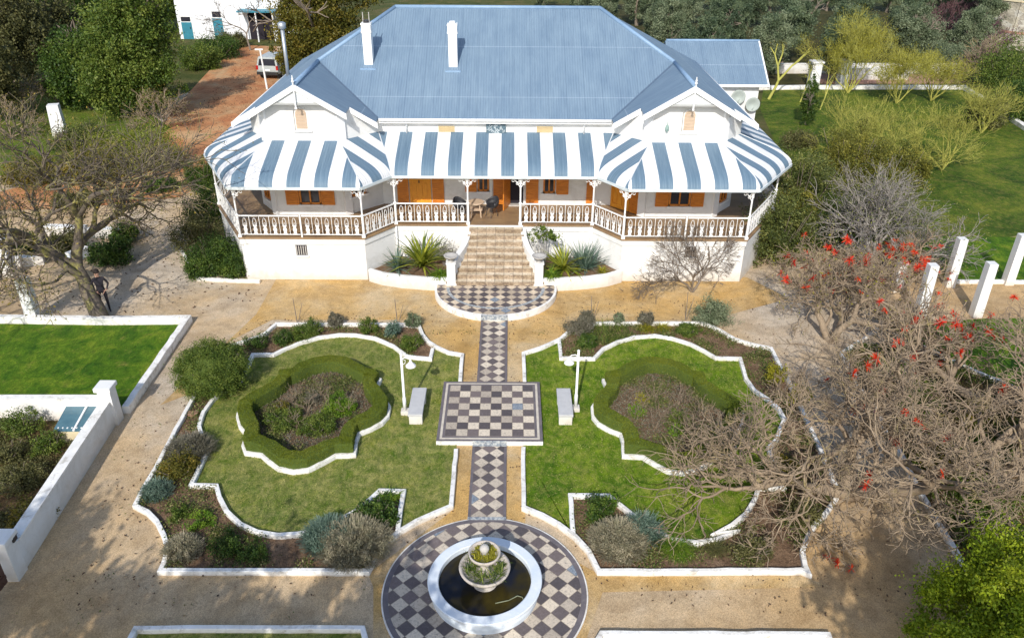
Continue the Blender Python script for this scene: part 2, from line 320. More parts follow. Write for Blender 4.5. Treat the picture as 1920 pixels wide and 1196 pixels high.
# ------------------------------------------------------------------ mesh builder
class MB:
    def __init__(s): s.v = []; s.f = []; s.m = []; s.uv = {}
    def add(s, vs, fs, m=0):
        o = len(s.v); s.v += [tuple(p) for p in vs]
        for f in fs: s.f.append(tuple(i+o for i in f)); s.m.append(m)
    def box(s, a, b, m=0, rz=0, piv=None, mi=None):
        x0, y0, z0 = a; x1, y1, z1 = b
        vs = [(x0, y0, z0), (x1, y0, z0), (x1, y1, z0), (x0, y1, z0), (x0, y0, z1), (x1, y0, z1), (x1, y1, z1), (x0, y1, z1)]
        if rz:
            px, py = piv or ((x0+x1)/2, (y0+y1)/2); c_, s_ = math.cos(rz), math.sin(rz)
            vs = [(px+(x-px)*c_-(y-py)*s_, py+(x-px)*s_+(y-py)*c_, z) for x, y, z in vs]
        s.add(vs, [(0, 3, 2, 1), (4, 5, 6, 7), (0, 1, 5, 4), (1, 2, 6, 5), (2, 3, 7, 6), (3, 0, 4, 7)], m)
    def seg(s, p, q, w, z0, z1, m=0, ext=0):      # box along a plan segment, width w
        p = Vector(p[:2]); q = Vector(q[:2]); d = (q-p).normalized(); n = Vector((-d.y, d.x))*w/2; p = p-d*ext; q = q+d*ext
        c4 = [p-n, q-n, q+n, p+n]
        s.add([(a.x, a.y, z0) for a in c4]+[(a.x, a.y, z1) for a in c4], [(0, 3, 2, 1), (4, 5, 6, 7), (0, 1, 5, 4), (1, 2, 6, 5), (2, 3, 7, 6), (3, 0, 4, 7)], m)
    def bar(s, p, q, w, h=None, m=0):              # square bar between two 3-D points
        h = h or w; p = Vector(p); q = Vector(q); d = (q-p).normalized()
        a = Vector((0, 0, 1)) if abs(d.z) < .95 else Vector((0, 1, 0)); n = d.cross(a).normalized(); u = n.cross(d)
        vs = [e + n*w/2*i + u*h/2*j for e in (p, q) for i, j in ((-1, -1), (1, -1), (1, 1), (-1, 1))]
        s.add(vs, [(0, 3, 2, 1), (4, 5, 6, 7), (0, 1, 5, 4), (1, 2, 6, 5), (2, 3, 7, 6), (3, 0, 4, 7)], m)
    def prism(s, poly, z0, z1, m=0):
        n = len(poly)
        vs = [(p[0], p[1], z0) for p in poly] + [(p[0], p[1], z1) for p in poly]
        s.add(vs, [tuple(range(n-1, -1, -1)), tuple(range(n, 2*n))] + [(i, (i+1) % n, n+(i+1) % n, n+i) for i in range(n)], m)
    def tube(s, pts, r, k=8, m=0, cap=True):
        pts = [Vector(p) for p in pts]; rs = r if hasattr(r, '__len__') else [r]*len(pts); vs = []
        for i, p in enumerate(pts):
            d = (pts[min(i+1, len(pts)-1)] - pts[max(i-1, 0)]).normalized()
            a = Vector((0, 0, 1)) if abs(d.z) < .9 else Vector((1, 0, 0)); n = d.cross(a).normalized(); u = n.cross(d)
            for j in range(k):
                t = 2*math.pi*j/k; vs.append(p + (n*math.cos(t)+u*math.sin(t))*rs[i])
        fs = [(i*k+j, i*k+(j+1) % k, (i+1)*k+(j+1) % k, (i+1)*k+j) for i in range(len(pts)-1) for j in range(k)]
        if cap: fs += [tuple(range(k-1, -1, -1)), tuple(range((len(pts)-1)*k, len(pts)*k))]
        s.add(vs, fs, m)
    def lathe(s, c_, prof, k=24, m=0):
        vs = []
        for r, z in prof:
            for j in range(k):
                t = 2*math.pi*j/k; vs.append((c_[0]+r*math.cos(t), c_[1]+r*math.sin(t), c_[2]+z))
        fs = [(i*k+j, i*k+(j+1) % k, (i+1)*k+(j+1) % k, (i+1)*k+j) for i in range(len(prof)-1) for j in range(k)]
        s.add(vs, fs, m)
    def build(s, name, mats, parent=None, smooth=False, org=None, uv=None, bevel=0):
        me = bpy.data.meshes.new(name)
        org = org if org is not None else (tuple(parent['_org']) if parent is not None and '_org' in parent else (0, 0, 0))
        me.from_pydata([(x-org[0], y-org[1], z-org[2]) for x, y, z in s.v], [], s.f)
        for m in (mats if isinstance(mats, (list, tuple)) else [mats]): me.materials.append(m)
        me.polygons.foreach_set('material_index', s.m)
        if smooth: me.polygons.foreach_set('use_smooth', [True]*len(s.f))
        if uv:
            l = me.uv_layers.new(name='uv'); i = 0
            for p in me.polygons:
                for li in p.loop_indices: l.data[li].uv = uv[me.loops[li].vertex_index]
        me.update()
        o = link(name, me, parent)
        if bevel:
            b = o.modifiers.new('bevel', 'BEVEL'); b.width = bevel; b.segments = 2; b.limit_method = 'ANGLE'
        if parent is None and org != (0, 0, 0): o.location = org
        return o
def root(name, loc, label, cat, group=None):
    o = thing(name, loc, label, cat, group); o['_org'] = list(loc); return o
def sheet(name, poly, z, mat, kind='structure'):
    m = MB(); m.add([(p[0], p[1], z) for p in poly], [tuple(range(len(poly)))])
    o = m.build(name, mat); o['kind'] = kind
    if o.data.polygons[0].normal.z < 0: o.data.flip_normals()
    return o
def arr_mesh(name, V, F, mat, tint=None, parent=None, loc=None, mats=None):
    V = np.asarray(V, np.float32); F = np.asarray(F, np.int32); k = F.shape[1]
    me = bpy.data.meshes.new(name); me.vertices.add(len(V)); me.vertices.foreach_set('co', V.ravel())
    me.loops.add(F.size); me.loops.foreach_set('vertex_index', F.ravel())
    me.polygons.add(len(F)); me.polygons.foreach_set('loop_start', np.arange(0, F.size, k, dtype=np.int32)); me.polygons.foreach_set('loop_total', np.full(len(F), k, np.int32))
    me.materials.append(mat)
    if tint is not None:
        a = me.attributes.new('tint', 'FLOAT', 'FACE'); a.data.foreach_set('value', np.asarray(tint, np.float32))
    me.update(calc_edges=True); me.validate()
    return link(name, me, parent, loc)
def unit(a): return a/np.maximum(np.linalg.norm(a, axis=-1, keepdims=True), 1e-9)
def leafquads(P, size, rng, aspect=.55, upb=.0, outward=None):
    n = len(P); d = rng.normal(size=(n, 3)); d[:, 2] += upb
    if outward is not None: d += outward*1.2
    d = unit(d); w_ = unit(np.cross(d, rng.normal(size=(n, 3)))); s = size*(.65+.7*rng.random((n, 1)))
    a = P-d*s*.5; b = P+w_*s*aspect*.5; c_ = P+d*s*.5; e = P-w_*s*aspect*.5
    V = np.stack([a, b, c_, e], 1).reshape(-1, 3); F = np.arange(4*n).reshape(n, 4); return V, F
def cloud(blobs, n, clumps, rng, shell=.55, sig=.16, flat=None):
    """leaf positions gathered in clumps through ellipsoids; returns P, tint"""
    B = np.array(blobs, float); vol = (B[:, 3]*B[:, 4]+B[:, 4]*B[:, 5]+B[:, 3]*B[:, 5]); pr = vol/vol.sum()
    bi = rng.choice(len(B), clumps, p=pr); d = unit(rng.normal(size=(clumps, 3))); rad = 1-shell*rng.random((clumps, 1))**1.6
    rad *= (.76+.38*rng.random((clumps, 1)))
    C = B[bi, :3] + d*rad*B[bi, 3:6]; tc = rng.random(clumps)
    ci = rng.integers(0, clumps, n); s = sig*B[bi[ci], 3:6].mean(1, keepdims=True)*(.6+.8*rng.random((clumps, 1)))[ci]
    P = C[ci] + rng.normal(size=(n, 3))*s; P[:, 2] = np.maximum(P[:, 2], .03)
    t = np.clip(.55*tc[ci]+.45*rng.random(n), 0, 1); return P, t
def blades(base, az, el, L, wd, droop, rng, nseg=4, tip=.1):
    """arching strips, arrays per blade"""
    n = len(az); hd = np.stack([np.cos(az), np.sin(az), 0*az], 1); sd_ = np.stack([-np.sin(az), np.cos(az), 0*az], 1)
    V = []
    for i in range(nseg+1):
        t = i/nseg; e = el - droop*t
        r = L*t
        p = base + hd*(r*np.cos(e))[:, None] + np.array([0, 0, 1])*(r*np.sin(e))[:, None]
        ww = wd*(1-t)**.7 if i else wd*.7
        ww = np.maximum(ww, wd*tip)
        V.append(np.stack([p-sd_*ww[:, None]/2, p+sd_*ww[:, None]/2], 1))
    V = np.stack(V, 1); per = (nseg+1)*2
    F = np.concatenate([np.array([[2*i, 2*i+1, 2*i+3, 2*i+2]]) for i in range(nseg)])
    F = (np.arange(n)[:, None, None]*per + F[None]).reshape(-1, 4)
    return V.reshape(-1, 3), F, nseg
class Tubes:
    def __init__(s): s.g = {}
    def add(s, P, R, k): s.g.setdefault((len(P), k), []).append((P, R))
    def arrays(s):
        Vs, Fs, o = [], [], 0
        for (m, k), L in s.g.items():
            P = np.array([a for a, b in L]); R = np.array([b for a, b in L]); n = len(L)
            T = np.empty_like(P); T[:, 1:-1] = P[:, 2:]-P[:, :-2]; T[:, 0] = P[:, 1]-P[:, 0]; T[:, -1] = P[:, -1]-P[:, -2]; T = unit(T)
            ref = np.where(np.abs(T[:, :1, 2:3]) > .9, np.array([[[1., 0, 0]]]), np.array([[[0., 0, 1]]]))
            A = unit(np.cross(T, np.broadcast_to(ref, T.shape))); Bv = np.cross(A, T)
            an = 2*np.pi*np.arange(k)/k
            V = P[:, :, None]+R[:, :, None, None]*(A[:, :, None]*np.cos(an)[None, None, :, None]+Bv[:, :, None]*np.sin(an)[None, None, :, None])
            i, j = np.meshgrid(np.arange(m-1), np.arange(k), indexing='ij'); j2 = (j+1) % k
            f = np.stack([i*k+j, i*k+j2, (i+1)*k+j2, (i+1)*k+j], -1).reshape(-1, 4)
            F = (np.arange(n)[:, None, None]*m*k+f[None]).reshape(-1, 4)+o
            Vs.append(V.reshape(-1, 3)); Fs.append(F); o += V.size//3
        return np.concatenate(Vs), np.concatenate(Fs)
def grow(rng, base, d0, L, R, depth, split=(2, 3), wob=.18, up=.05, ang=.6, lr=.75, rr=.62, side=.0, nseg=4, minr=.006, kthin=3, flat=1.0, lim=None, maxn=9000):
    T = Tubes(); tips = []; st = [(np.array(base, float), unit(np.array(d0, float)), L, R, depth)]; cnt = 0; minor = []
    while st:
        p, d, l, r, dp = st.pop(0); cnt += 1
        if cnt > maxn: tips += [q_[0] for q_ in st]; break
        pts = [p]; rs = [r]
        for i in range(nseg):
            d = unit(d + rng.normal(size=3)*wob*np.array([1, 1, flat]) + np.array([0, 0, up])); p = p + d*l/nseg; pts.append(p); rs.append(max(r*(1-(1-rr)*(i+1)/nseg), minr*.7))
            if dp > 0 and rng.random() < side and i > 0:
                sdv = unit(d + unit(rng.normal(size=3))*ang*1.5); st.append((p, sdv, l*lr*.8, max(r*.45, minr), dp-1))
        T.add(np.array(pts), np.array(rs), 7 if r > .06 else (5 if r > .025 else kthin))
        if dp <= 0: tips.append(p); continue
        if lim and not lim(p): tips.append(p); continue
        if dp <= 2: minor.append(p)
        for _ in range(rng.integers(split[0], split[1]+1)):
            q = unit(rng.normal(size=3)*np.array([1, 1, flat])); q = unit(q-d*np.dot(q, d))
            st.append((p, unit(d*np.cos(ang)+q*np.sin(ang)*(.7+.6*rng.random())), l*lr*(.8+.4*rng.random()), max(r*rr, minr), dp-1))
    V, F = T.arrays(); return V, F, np.array(tips), np.array(minor) if minor else np.array(tips)
def RG(s): return np.random.default_rng(s)
# ------------------------------------------------------------------ ground
def mir(p): return (2*AX-p[0],) + tuple(p[1:])
def A(pts, z=0): return [at(u, v, z) for u, v in pts]
gm = MB(); gm.add([(-260, -60, 0), (260, -60, 0), (260, 420, 0), (-260, 420, 0)], [(0, 1, 2, 3)]); g = gm.build('ground', GRAVEL); g['kind'] = 'structure'
sheet('grassland', [(-260, 50), (-27, 50), (-24, 60), (-21, 86), (-16, 86), (-12, 62), (14, 45.5), (12, 46), (60, 46), (260, 46), (260, 420), (-260, 420)][:6] + [(-12, 86), (-12, 46), (13, 46), (260, 46), (260, 420), (-260, 420)], .006, WILD)
sheet('driveway', A([(0, 360), (120, 330), (290, 250), (330, 200), (395, 130), (455, 85), (520, 88), (520, 150), (470, 220), (400, 280), (385, 340), (340, 370), (200, 385), (100, 392), (0, 395)]), .012, DIRT)
sheet('weed_patch', A([(0, 330), (0, 190), (95, 175), (200, 165), (260, 200), (320, 240), (280, 275), (150, 325)]), .016, WEEDY)
sheet('ochre_path', A([(520, 520), (1400, 520), (1480, 560), (1330, 600), (1110, 600), (1060, 640), (985, 660), (985, 1000), (1130, 1080), (1500, 1080), (1560, 1100), (1130, 1110), (1100, 1196), (700, 1196), (700, 1100), (690, 1075), (845, 960), (865, 665), (800, 645), (780, 600), (510, 600), (430, 640), (365, 735), (300, 760), (480, 590)]), .008, GRAVELO)
# right lawn
sheet('side_lawn', A([(1425, 205), (1432, 165), (1808, 163), (1921, 240), (2100, 350), (2100, 440), (1930, 440), (1700, 470), (1560, 430), (1480, 330)]), .018, LAWNB)
sheet('pergola_lawn', A([(1796, 527), (2100, 527), (2100, 445), (1700, 445), (1690, 500)]), .02, LAWNR)
sheet('pavilion_lawn', A([(1660, 612), (1845, 598), (2100, 594), (2100, 820), (1916, 730), (1809, 686), (1748, 656)]), .02, LAWNR)
sheet('side_bed', A([(1581, 662), (1622, 645), (1750, 658), (1809, 688), (1916, 732), (2150, 860), (2150, 1250), (1900, 1250), (1809, 1060), (1785, 1018), (1731, 929), (1646, 774)]), .014, SOILG)
# left lawn
LL = A([(-260, 594), (0, 597), (205, 601), (352, 599), (237, 765), (-260, 742)])
sheet('left_lawn', LL, .018, LAWNR)
sheet('left_bed', A([(-260, 770), (0, 770), (220, 775), (20, 1060), (-260, 1060)]), .018, SOILG)
# ------------------------------------------------------------------ kerbs
def kerb(name, pts, label, w_=.12, h=.15, closed=False, mat=None, cat='garden edging', group='white painted garden edgings', z0=0, jit=.006):
    rng = RG(len(pts)*7+int(abs(pts[0][0])*100)); P = [Vector(p[:2]) for p in pts]
    Q = [P[0]]                                                # resample so the edge can wander a little
    for a, b in zip(P[:-1], P[1:]):
        n = max(1, int((b-a).length/.35))
        for i in range(1, n+1):
            q = a.lerp(b, i/n); Q.append(q + (Vector(rng.normal(size=2)*jit) if i < n else Vector((0, 0))))
    if closed and (Q[0]-Q[-1]).length < 1e-3: Q.pop()
    n = len(Q); L, R = [], []
    for i in range(n):
        a = Q[(i-1) % n] if (closed or i > 0) else None; b = Q[(i+1) % n] if (closed or i < n-1) else None
        d1 = (Q[i]-a).normalized() if a is not None else (b-Q[i]).normalized(); d2 = (b-Q[i]).normalized() if b is not None else d1
        t = (d1+d2); t = t.normalized() if t.length > .2 else d1; nn = Vector((-t.y, t.x)); c_ = max(.45, nn.dot(Vector((-d1.y, d1.x))))
        L.append(Q[i]+nn*w_/2/c_); R.append(Q[i]-nn*w_/2/c_)
    vs = []; hz = [h+rng.normal()*.006 for _ in range(n)]
    for i in range(n):
        bx = .012
        l2 = L[i].lerp(R[i], bx/w_); r2 = R[i].lerp(L[i], bx/w_)
        vs += [(L[i].x, L[i].y, z0), (L[i].x, L[i].y, hz[i]-bx), (l2.x, l2.y, hz[i]), (r2.x, r2.y, hz[i]), (R[i].x, R[i].y, hz[i]-bx), (R[i].x, R[i].y, z0)]
    m = MB(); fs = []
    for i in range(n if closed else n-1):
        j = (i+1) % n
        for k in range(5): fs.append((i*6+k, i*6+k+1, j*6+k+1, j*6+k))
    if not closed: fs += [tuple(range(6)), tuple(range((n-1)*6+5, (n-1)*6-1, -1))]
    m.add(vs, fs); o = m.build(name, mat or KERB, org=(P[0].x, P[0].y, 0)); return tag(o, label, cat, group)
KZ = .13
outL = A([(862.7, 714.5), (864.6, 685), (867, 664), (840.5, 659.6), (819, 650), (803, 639.6), (792, 626), (785.6, 610), (763, 607.5), (518, 606), (496.6, 625), (461.8, 638), (437.7, 645), (415, 665), (390, 700), (366.6, 738), (345, 776.7), (329, 803.5), (307.7, 846), (293, 874), (271, 910.5), (252.6, 945.7), (276.5, 958), (293.4, 975), (307.4, 1003), (314.4, 1028.5), (307.4, 1054), (300.4, 1068), (689.4, 1069), (705, 1040), (722, 1017), (747, 995), (781, 975), (815, 960), (845.7, 947), (848.5, 916), (851, 888), (855, 842)], KZ)
inL = A([(811, 653), (807, 671.7), (764, 667), (737.4, 647.6), (702.6, 633), (668, 627), (635.7, 626.7), (598, 631.5), (560.8, 642), (534, 653), (512.6, 663.6), (473.8, 664), (464.5, 687.7), (451, 711.8), (419, 730.5), (397.6, 749), (381.5, 770.7), (373, 797.4), (379, 818.8), (393, 835), (368, 888), (358, 908), (405.7, 909), (411, 930), (425.4, 958), (450.7, 981), (481.6, 996), (521, 1002), (560, 999), (595, 992), (630, 978), (667, 957), (712, 919), (757, 919.5), (751, 952.7), (745.6, 994)], KZ)
kerb('garden_kerb', outL, 'long white kerb around the outside of the left garden quarter')
kerb('lawn_kerb', inL, 'scalloped white kerb between left lawn and its flower beds')
mo = [mir(p) for p in outL]; mi_ = [mir(p) for p in inL]
outR = A([(983.5, 714.5), (981.4, 661), (1013.5, 651.6), (1051, 634), (1077.7, 612.8), (1118, 604.8), (1318.5, 604.8), (1350.6, 618), (1377, 634), (1415, 646), (1446, 652), (1465, 688), (1485, 726), (1501.5, 760.7), (1536, 835.6), (1555, 881), (1574, 924)], KZ)
outR2 = [mo[i] for i in range(22, 28)] + A([(1503, 1067), (1281, 1069), (1123, 1068.8), (1104, 1031), (1079, 1004.7), (1048, 981), (1017, 964), (982, 950), (980.6, 860), (981.4, 838)], KZ)
kerb('garden_kerb', outR + outR2, 'long white kerb around the outside of the right garden quarter')
inR = A([(1048, 638), (1052, 670), (1113.8, 671), (1131, 653), (1158, 639.6), (1190, 631), (1227.6, 628), (1259.7, 633), (1294.5, 643.6), (1321, 657), (1342.6, 670), (1388, 671), (1398.8, 709), (1415, 730.5), (1439, 746.6), (1460, 765), (1471, 785)], KZ)
inR2 = [mi_[i] for i in range(17, 27)] + A([(1380, 994), (1342, 1010), (1307, 1016), (1262, 1010), (1227, 993.7), (1190, 967), (1141.6, 928), (1069.4, 927), (1075, 1002)], KZ)
kerb('lawn_kerb', inR + inR2, 'scalloped white kerb between right lawn and its flower beds')
sheet('garden_soil', outL, .02, SOIL)
sheet('garden_soil', outR + outR2, .02, SOIL)
lawnLp = [outL[i] for i in (4, 3, 2, 1, 0)] + [outL[i] for i in (37, 36, 35, 34, 33, 32, 31)] + inL[::-1]
sheet('lawn', lawnLp, .032, LAWNL)
sheet('lawn', outR[3:0:-1] + [outR[0]] + outR2[:5:-1][:0] + [outR2[-1], outR2[-2], outR2[-3], outR2[-4], outR2[-5], outR2[-6]] + inR2[::-1] + inR[::-1], .032, LAWNG)
kerb('garden_kerb', A([(242, 1200), (254, 1177), (479, 1175.7), (679.6, 1176), (690, 1215)], KZ), 'white kerb along bottom left edge of the picture, left of the fountain')
kerb('garden_kerb', A([(1114, 1210), (1128, 1186), (1519, 1188), (1553, 1189), (1563, 1215)], KZ), 'white kerb along bottom right edge of the picture, right of the fountain')
sheet('front_lawn', A([(242, 1200), (254, 1177), (679.6, 1176), (690, 1215), (690, 1300), (200, 1300)]), .02, LAWNL)
sheet('front_bed', A([(1114, 1210), (1128, 1186), (1519, 1188), (1553, 1189), (1563, 1215), (1580, 1300), (1100, 1300)]), .02, SOIL)
kerb('side_kerb', A([(1654, 611), (1579, 660), (1622, 734), (1646, 774), (1690, 850), (1721, 911), (1761, 980), (1785, 1018), (1809, 1060), (1900, 1240)], KZ), 'white kerb on far side of the right hand drive, running under the coral trees', w_=.13)
kerb('side_kerb', A([(1640, 607), (1700, 636), (1748, 656), (1809, 686), (1916, 730), (2000, 770)], KZ), 'white kerb slanting to the right picture edge below the white columns', w_=.13)
kerb('side_kerb', A([(1793, 526), (1860, 526), (1960, 527)], KZ), 'short straight white kerb behind the white garden columns', w_=.15)
kerb('lawn_kerb', A([(-120, 594), (0, 596), (200, 599), (352, 597.5), (235.5, 766)], .2), 'broad white kerb around the far and right side of left lawn', w_=.22, h=.3)
kerb('shrubbery_kerb', A([(337, 462), (369, 521), (425, 524), (487, 526)], .12), 'white kerb round the dark shrubs at left corner of villa', w_=.12)
kerb('field_kerb', A([(1420, 164), (1500, 163), (1700, 163), (1808, 163), (1860, 196), (1921, 237), (2100, 350)], .2), 'white kerb around the far side of the big right lawn', w_=.35, h=.3)
# ------------------------------------------------------------------ paving
def disc(cx, cy, r, n=96, a0=0, a1=2*math.pi): return [(cx+r*math.cos(a0+(a1-a0)*i/n), cy+r*math.sin(a0+(a1-a0)*i/n)) for i in range(n+(0 if a1-a0 > 6.28 else 1))]
FX, FY = .1, 13.13
m = MB(); m.prism(disc(FX, FY, 2.40), 0, .045, 0); m.prism(disc(FX, FY, 2.365), .045, .05, 1); m.prism(disc(FX, FY, 2.24), .05, .054, 2)
o = m.build('round_paving', [KERB, TDARK, TFOUNT]); o['kind'] = 'structure'
m = MB()
for y0, y1 in ((15.46, 18.55), (21.67, 26.05)):
    m.box((AX-.5, y0, 0), (AX+.5, y1, .04), 0); m.box((AX-.425, y0, .04), (AX+.425, y1, .044), 1)
    m.box((AX-.5, y1-.07, .05), (AX+.5, y1+.012, .058), 2); m.box((AX-.5, y0-.012, .05), (AX+.5, y0+.09, .058), 2)
o = m.build('path', [TDARK, TPATH, RISER]); o['kind'] = 'structure'
B0, BH = 20.112, 1.56
m = MB(); m.box((AX-BH, B0-BH, 0), (AX+BH, B0+BH, .175), 0); m.box((AX-BH, B0-BH, .175), (AX+BH, B0+BH, .181), 1)
m.box((AX-1.47, B0-1.47, .181), (AX+1.47, B0+1.47, .184), 2); m.box((AX-1.40, B0-1.40, .184), (AX+1.40, B0+1.40, .187), 1); m.box((AX-1.32748, B0-1.32748, .187), (AX+1.32748, B0+1.32748, .190), 3)
m.box((AX-.5, B0-BH-.006, .06), (AX+.5, B0-BH+.02, .186), 4)
o = m.build('chessboard_paving', [KERB, TDARK, TLIGHT, TBOARD, RISER]); o['kind'] = 'structure'
SC = (.1, 28.25)
def semi(r, ry=None):
    ry = ry or r; return [(SC[0]+r*math.cos(math.pi+math.pi*i/60), SC[1]+ry*math.sin(math.pi+math.pi*i/60)) for i in range(61)]
m = MB(); m.prism(semi(2.42, 2.3)+[(SC[0]+2.42, SC[1]+.25), (SC[0]-2.42, SC[1]+.25)], 0, .27, 0)
m.prism(semi(2.33, 2.21)+[(SC[0]+2.33, SC[1]+.25), (SC[0]-2.33, SC[1]+.25)], .27, .275, 1)
ra = semi(1.95, 1.78); rb = semi(1.83, 1.66)
m.add([(x, y, .279) for x, y in ra]+[(x, y, .279) for x, y in rb], [(i, i+1, 61+i+1, 61+i) for i in range(60)], 2)
m.box((AX-.5, SC[1]-2.325, .09), (AX+.5, SC[1]-2.25, .277), 2)
o = m.build('semicircle_paving', [KERB, TSEMI, RISER]); o['kind'] = 'structure'
# ------------------------------------------------------------------ villa
ZF, ZT, ZA, ZE, SL = 1.9, 3.85, 5.1, 5.75, .585
VC = (0.05, 31, 0)
villa = root('villa', VC, 'white single storey villa with blue hipped roof and striped wraparound veranda awning', 'house')
P_ = {'A': 10.12, 'B': 5.18, 'C': 4.07, 'D': 1.08}; YF, YC = 29.43, 30.86
OUT = [(-12.15, 46), (-12.1, 33.0), (-10.12, YF), (-5.18, YF), (-4.07, YC), (4.07, YC), (5.18, YF), (10.12, YF), (12.1, 32.6), (12.15, 46)]
WALL = [(-10.2, 44.3), (-10.2, 33.1), (-9.2, 31.8), (-6.3, 31.8), (-4.9, 33.15), (5.0, 33.15), (6.35, 31.8), (9.25, 31.8), (10.35, 33.1), (10.35, 44.3)]
m = MB(); m.prism(OUT, 0, ZF-.3); m.build('plinth', WALLM, villa)
def offs(poly, d):
    r = []; n = len(poly)
    for i in range(n):
        a, b, c_ = [Vector(poly[j % n][:2]) for j in (i-1, i, i+1)]; d1 = (b-a).normalized(); d2 = (c_-b).normalized(); t = (d1+d2).normalized(); nn = Vector((t.y, -t.x))
        k = d/max(.5, nn.dot(Vector((d1.y, -d1.x)))); q = b+nn*k; r.append((q.x, q.y))
    return r
m = MB(); m.prism(offs(OUT, .05), ZF-.3, ZF-.06); m.build('plinth_band', WALLM, villa)
m = MB(); m.prism(offs(OUT, .09), ZF-.06, ZF); m.build('veranda_floor', SLATE, villa)
# house walls (with gable tops)
XL, XR = -7.75, 7.82; YG, YE, YR = 31.35, 32.3, 32.9
XEl, XEr = -10.65, 10.75
def gz(x, xg, s=1): return RZ - SL*abs(x-xg)
RZ = ZE + SL*(XL-XEl)
m = MB()
def wallq(p, q, z0=ZF, z1a=ZE, z1b=ZE, mid=None):
    vs = [(p[0], p[1], z0), (q[0], q[1], z0), (q[0], q[1], z1b)]
    if mid: vs.append(mid)
    vs.append((p[0], p[1], z1a)); m.add(vs, [tuple(range(len(vs)))])
zl = lambda x, xg: RZ - SL*abs(x-xg) - .06
for i in range(9):
    p, q = WALL[i], WALL[i+1]
    if i == 2 or i == 6:
        xg = XL if i == 2 else XR; wallq(p, q, ZF, zl(p[0], xg), zl(q[0], xg), (xg, 31.8, RZ-.06))
    elif i in (1, 3): wallq(p, q, ZF, zl(p[0], XL), zl(q[0], XL))
    elif i in (5, 7): wallq(p, q, ZF, zl(p[0], XR), zl(q[0], XR))
    else: wallq(p, q)
m.add([(WALL[-1][0], 44.3, ZF), (WALL[0][0], 44.3, ZF), (WALL[0][0], 44.3, ZE), (WALL[-1][0], 44.3, ZE)], [(0, 1, 2, 3)])
m.build('wall', WALLM, villa)
# corner pilasters of the gable towers
m = MB()
for xg, a, b in ((XL, WALL[2], WALL[3]), (XR, WALL[6], WALL[7])):
    for p, sx in ((a, -1), (b, 1)):
        m = MB(); m.seg((p[0]-sx*.02, p[1]-.05), (p[0]+sx*.24, p[1]+.17), .1, ZF, RZ-SL*abs(p[0]+sx*.24-xg)-.1); m.build('pilaster', TRIM, villa)
# main roof -----------------------------------------------------------------
def roofpoly(name, polys, mat, thick=.05):
    m = MB(); uv = []
    for pts, e in polys:                               # e = eave direction (plan)
        ev = Vector((*e, 0)).normalized(); n = (Vector(pts[1])-Vector(pts[0])).cross(Vector(pts[2])-Vector(pts[1])).normalized()
        if n.z < 0: pts = pts[::-1]; n = -n
        dn = ev.cross(n); k = len(pts); b = len(m.v)
        m.add(pts + [(x, y, z-thick) for x, y, z in pts], [tuple(range(k)), tuple(range(2*k-1, k-1, -1))]+[(i, k+i, k+(i+1) % k, (i+1) % k) for i in range(k)])
        for p in m.v[b:]: q = Vector(p); uv.append((q.dot(ev), q.dot(dn)))
    return m.build(name, mat, villa, uv=uv)
D = 6.0; yR = YR+D; zR = ZE+SL*D; xRl, xRr = XEl+D, XEr-D; YB = YR+2*D
hl = (XL, YR+(XL-XEl), RZ); hr = (XR, YR+(XEr-XR), RZ); vl = (XL+(RZ-ZE)/SL, YR, ZE); vr = (XR-(RZ-ZE)/SL, YR, ZE)
RRZ = ZE+SL*(XEr-XR); hr = (XR, YR+(XEr-XR), RRZ); vr = (XR-(RRZ-ZE)/SL, YR, ZE)
GW = 1.88; gzz = RZ-SL*GW
def fr(xg, rz, s): return [(xg, YG, rz), (xg+s*GW, YG, rz-SL*GW), (xg+s*GW, YE, rz-SL*GW)]
roofpoly('main_roof', [
    ([hl, vl, vr, hr, (xRr, yR, zR), (xRl, yR, zR)], (1, 0)),
    ([(xRl, yR, zR), (xRr, yR, zR), (XEr, YB, ZE), (XEl, YB, ZE)], (1, 0)),
    (fr(XL, RZ, -1)+[(XEl, YE, ZE), (XEl, YB, ZE), (xRl, yR, zR), hl], (0, 1)),
    (fr(XR, RRZ, 1)+[(XEr, YE, ZE), (XEr, YB, ZE), (xRr, yR, zR), hr], (0, 1)),
    (fr(XL, RZ, 1)+[(vl[0], YE, ZE), vl, hl], (0, 1)),
    (fr(XR, RRZ, -1)+[(vr[0], YE, ZE), vr, hr], (0, 1))], ROOF)
def capline(p, q, r=.06): 
    b = MB(); b.tube([(p[0], p[1], p[2]+.015), (q[0], q[1], q[2]+.015)], r, 8); return b.build('ridge_cap', RCAP, villa, smooth=True)
for p, q in [((xRl, yR, zR), (xRr, yR, zR)), ((xRl, yR, zR), hl), ((xRr, yR, zR), hr), (hl, (XL, YG, RZ)), (hr, (XR, YG, RRZ))]: capline(p, q, .09)
# valley gutters
for p, q in [(hl, vl), (hr, vr)]:
    b = MB(); b.bar((p[0], p[1], p[2]+.012), (q[0], q[1], q[2]+.012), .1, .02); b.build('valley_gutter', plain('valley_sheet', (.10, .15, .22), rough=.6) if 'valley_sheet' not in MATS else MATS['valley_sheet'], villa)
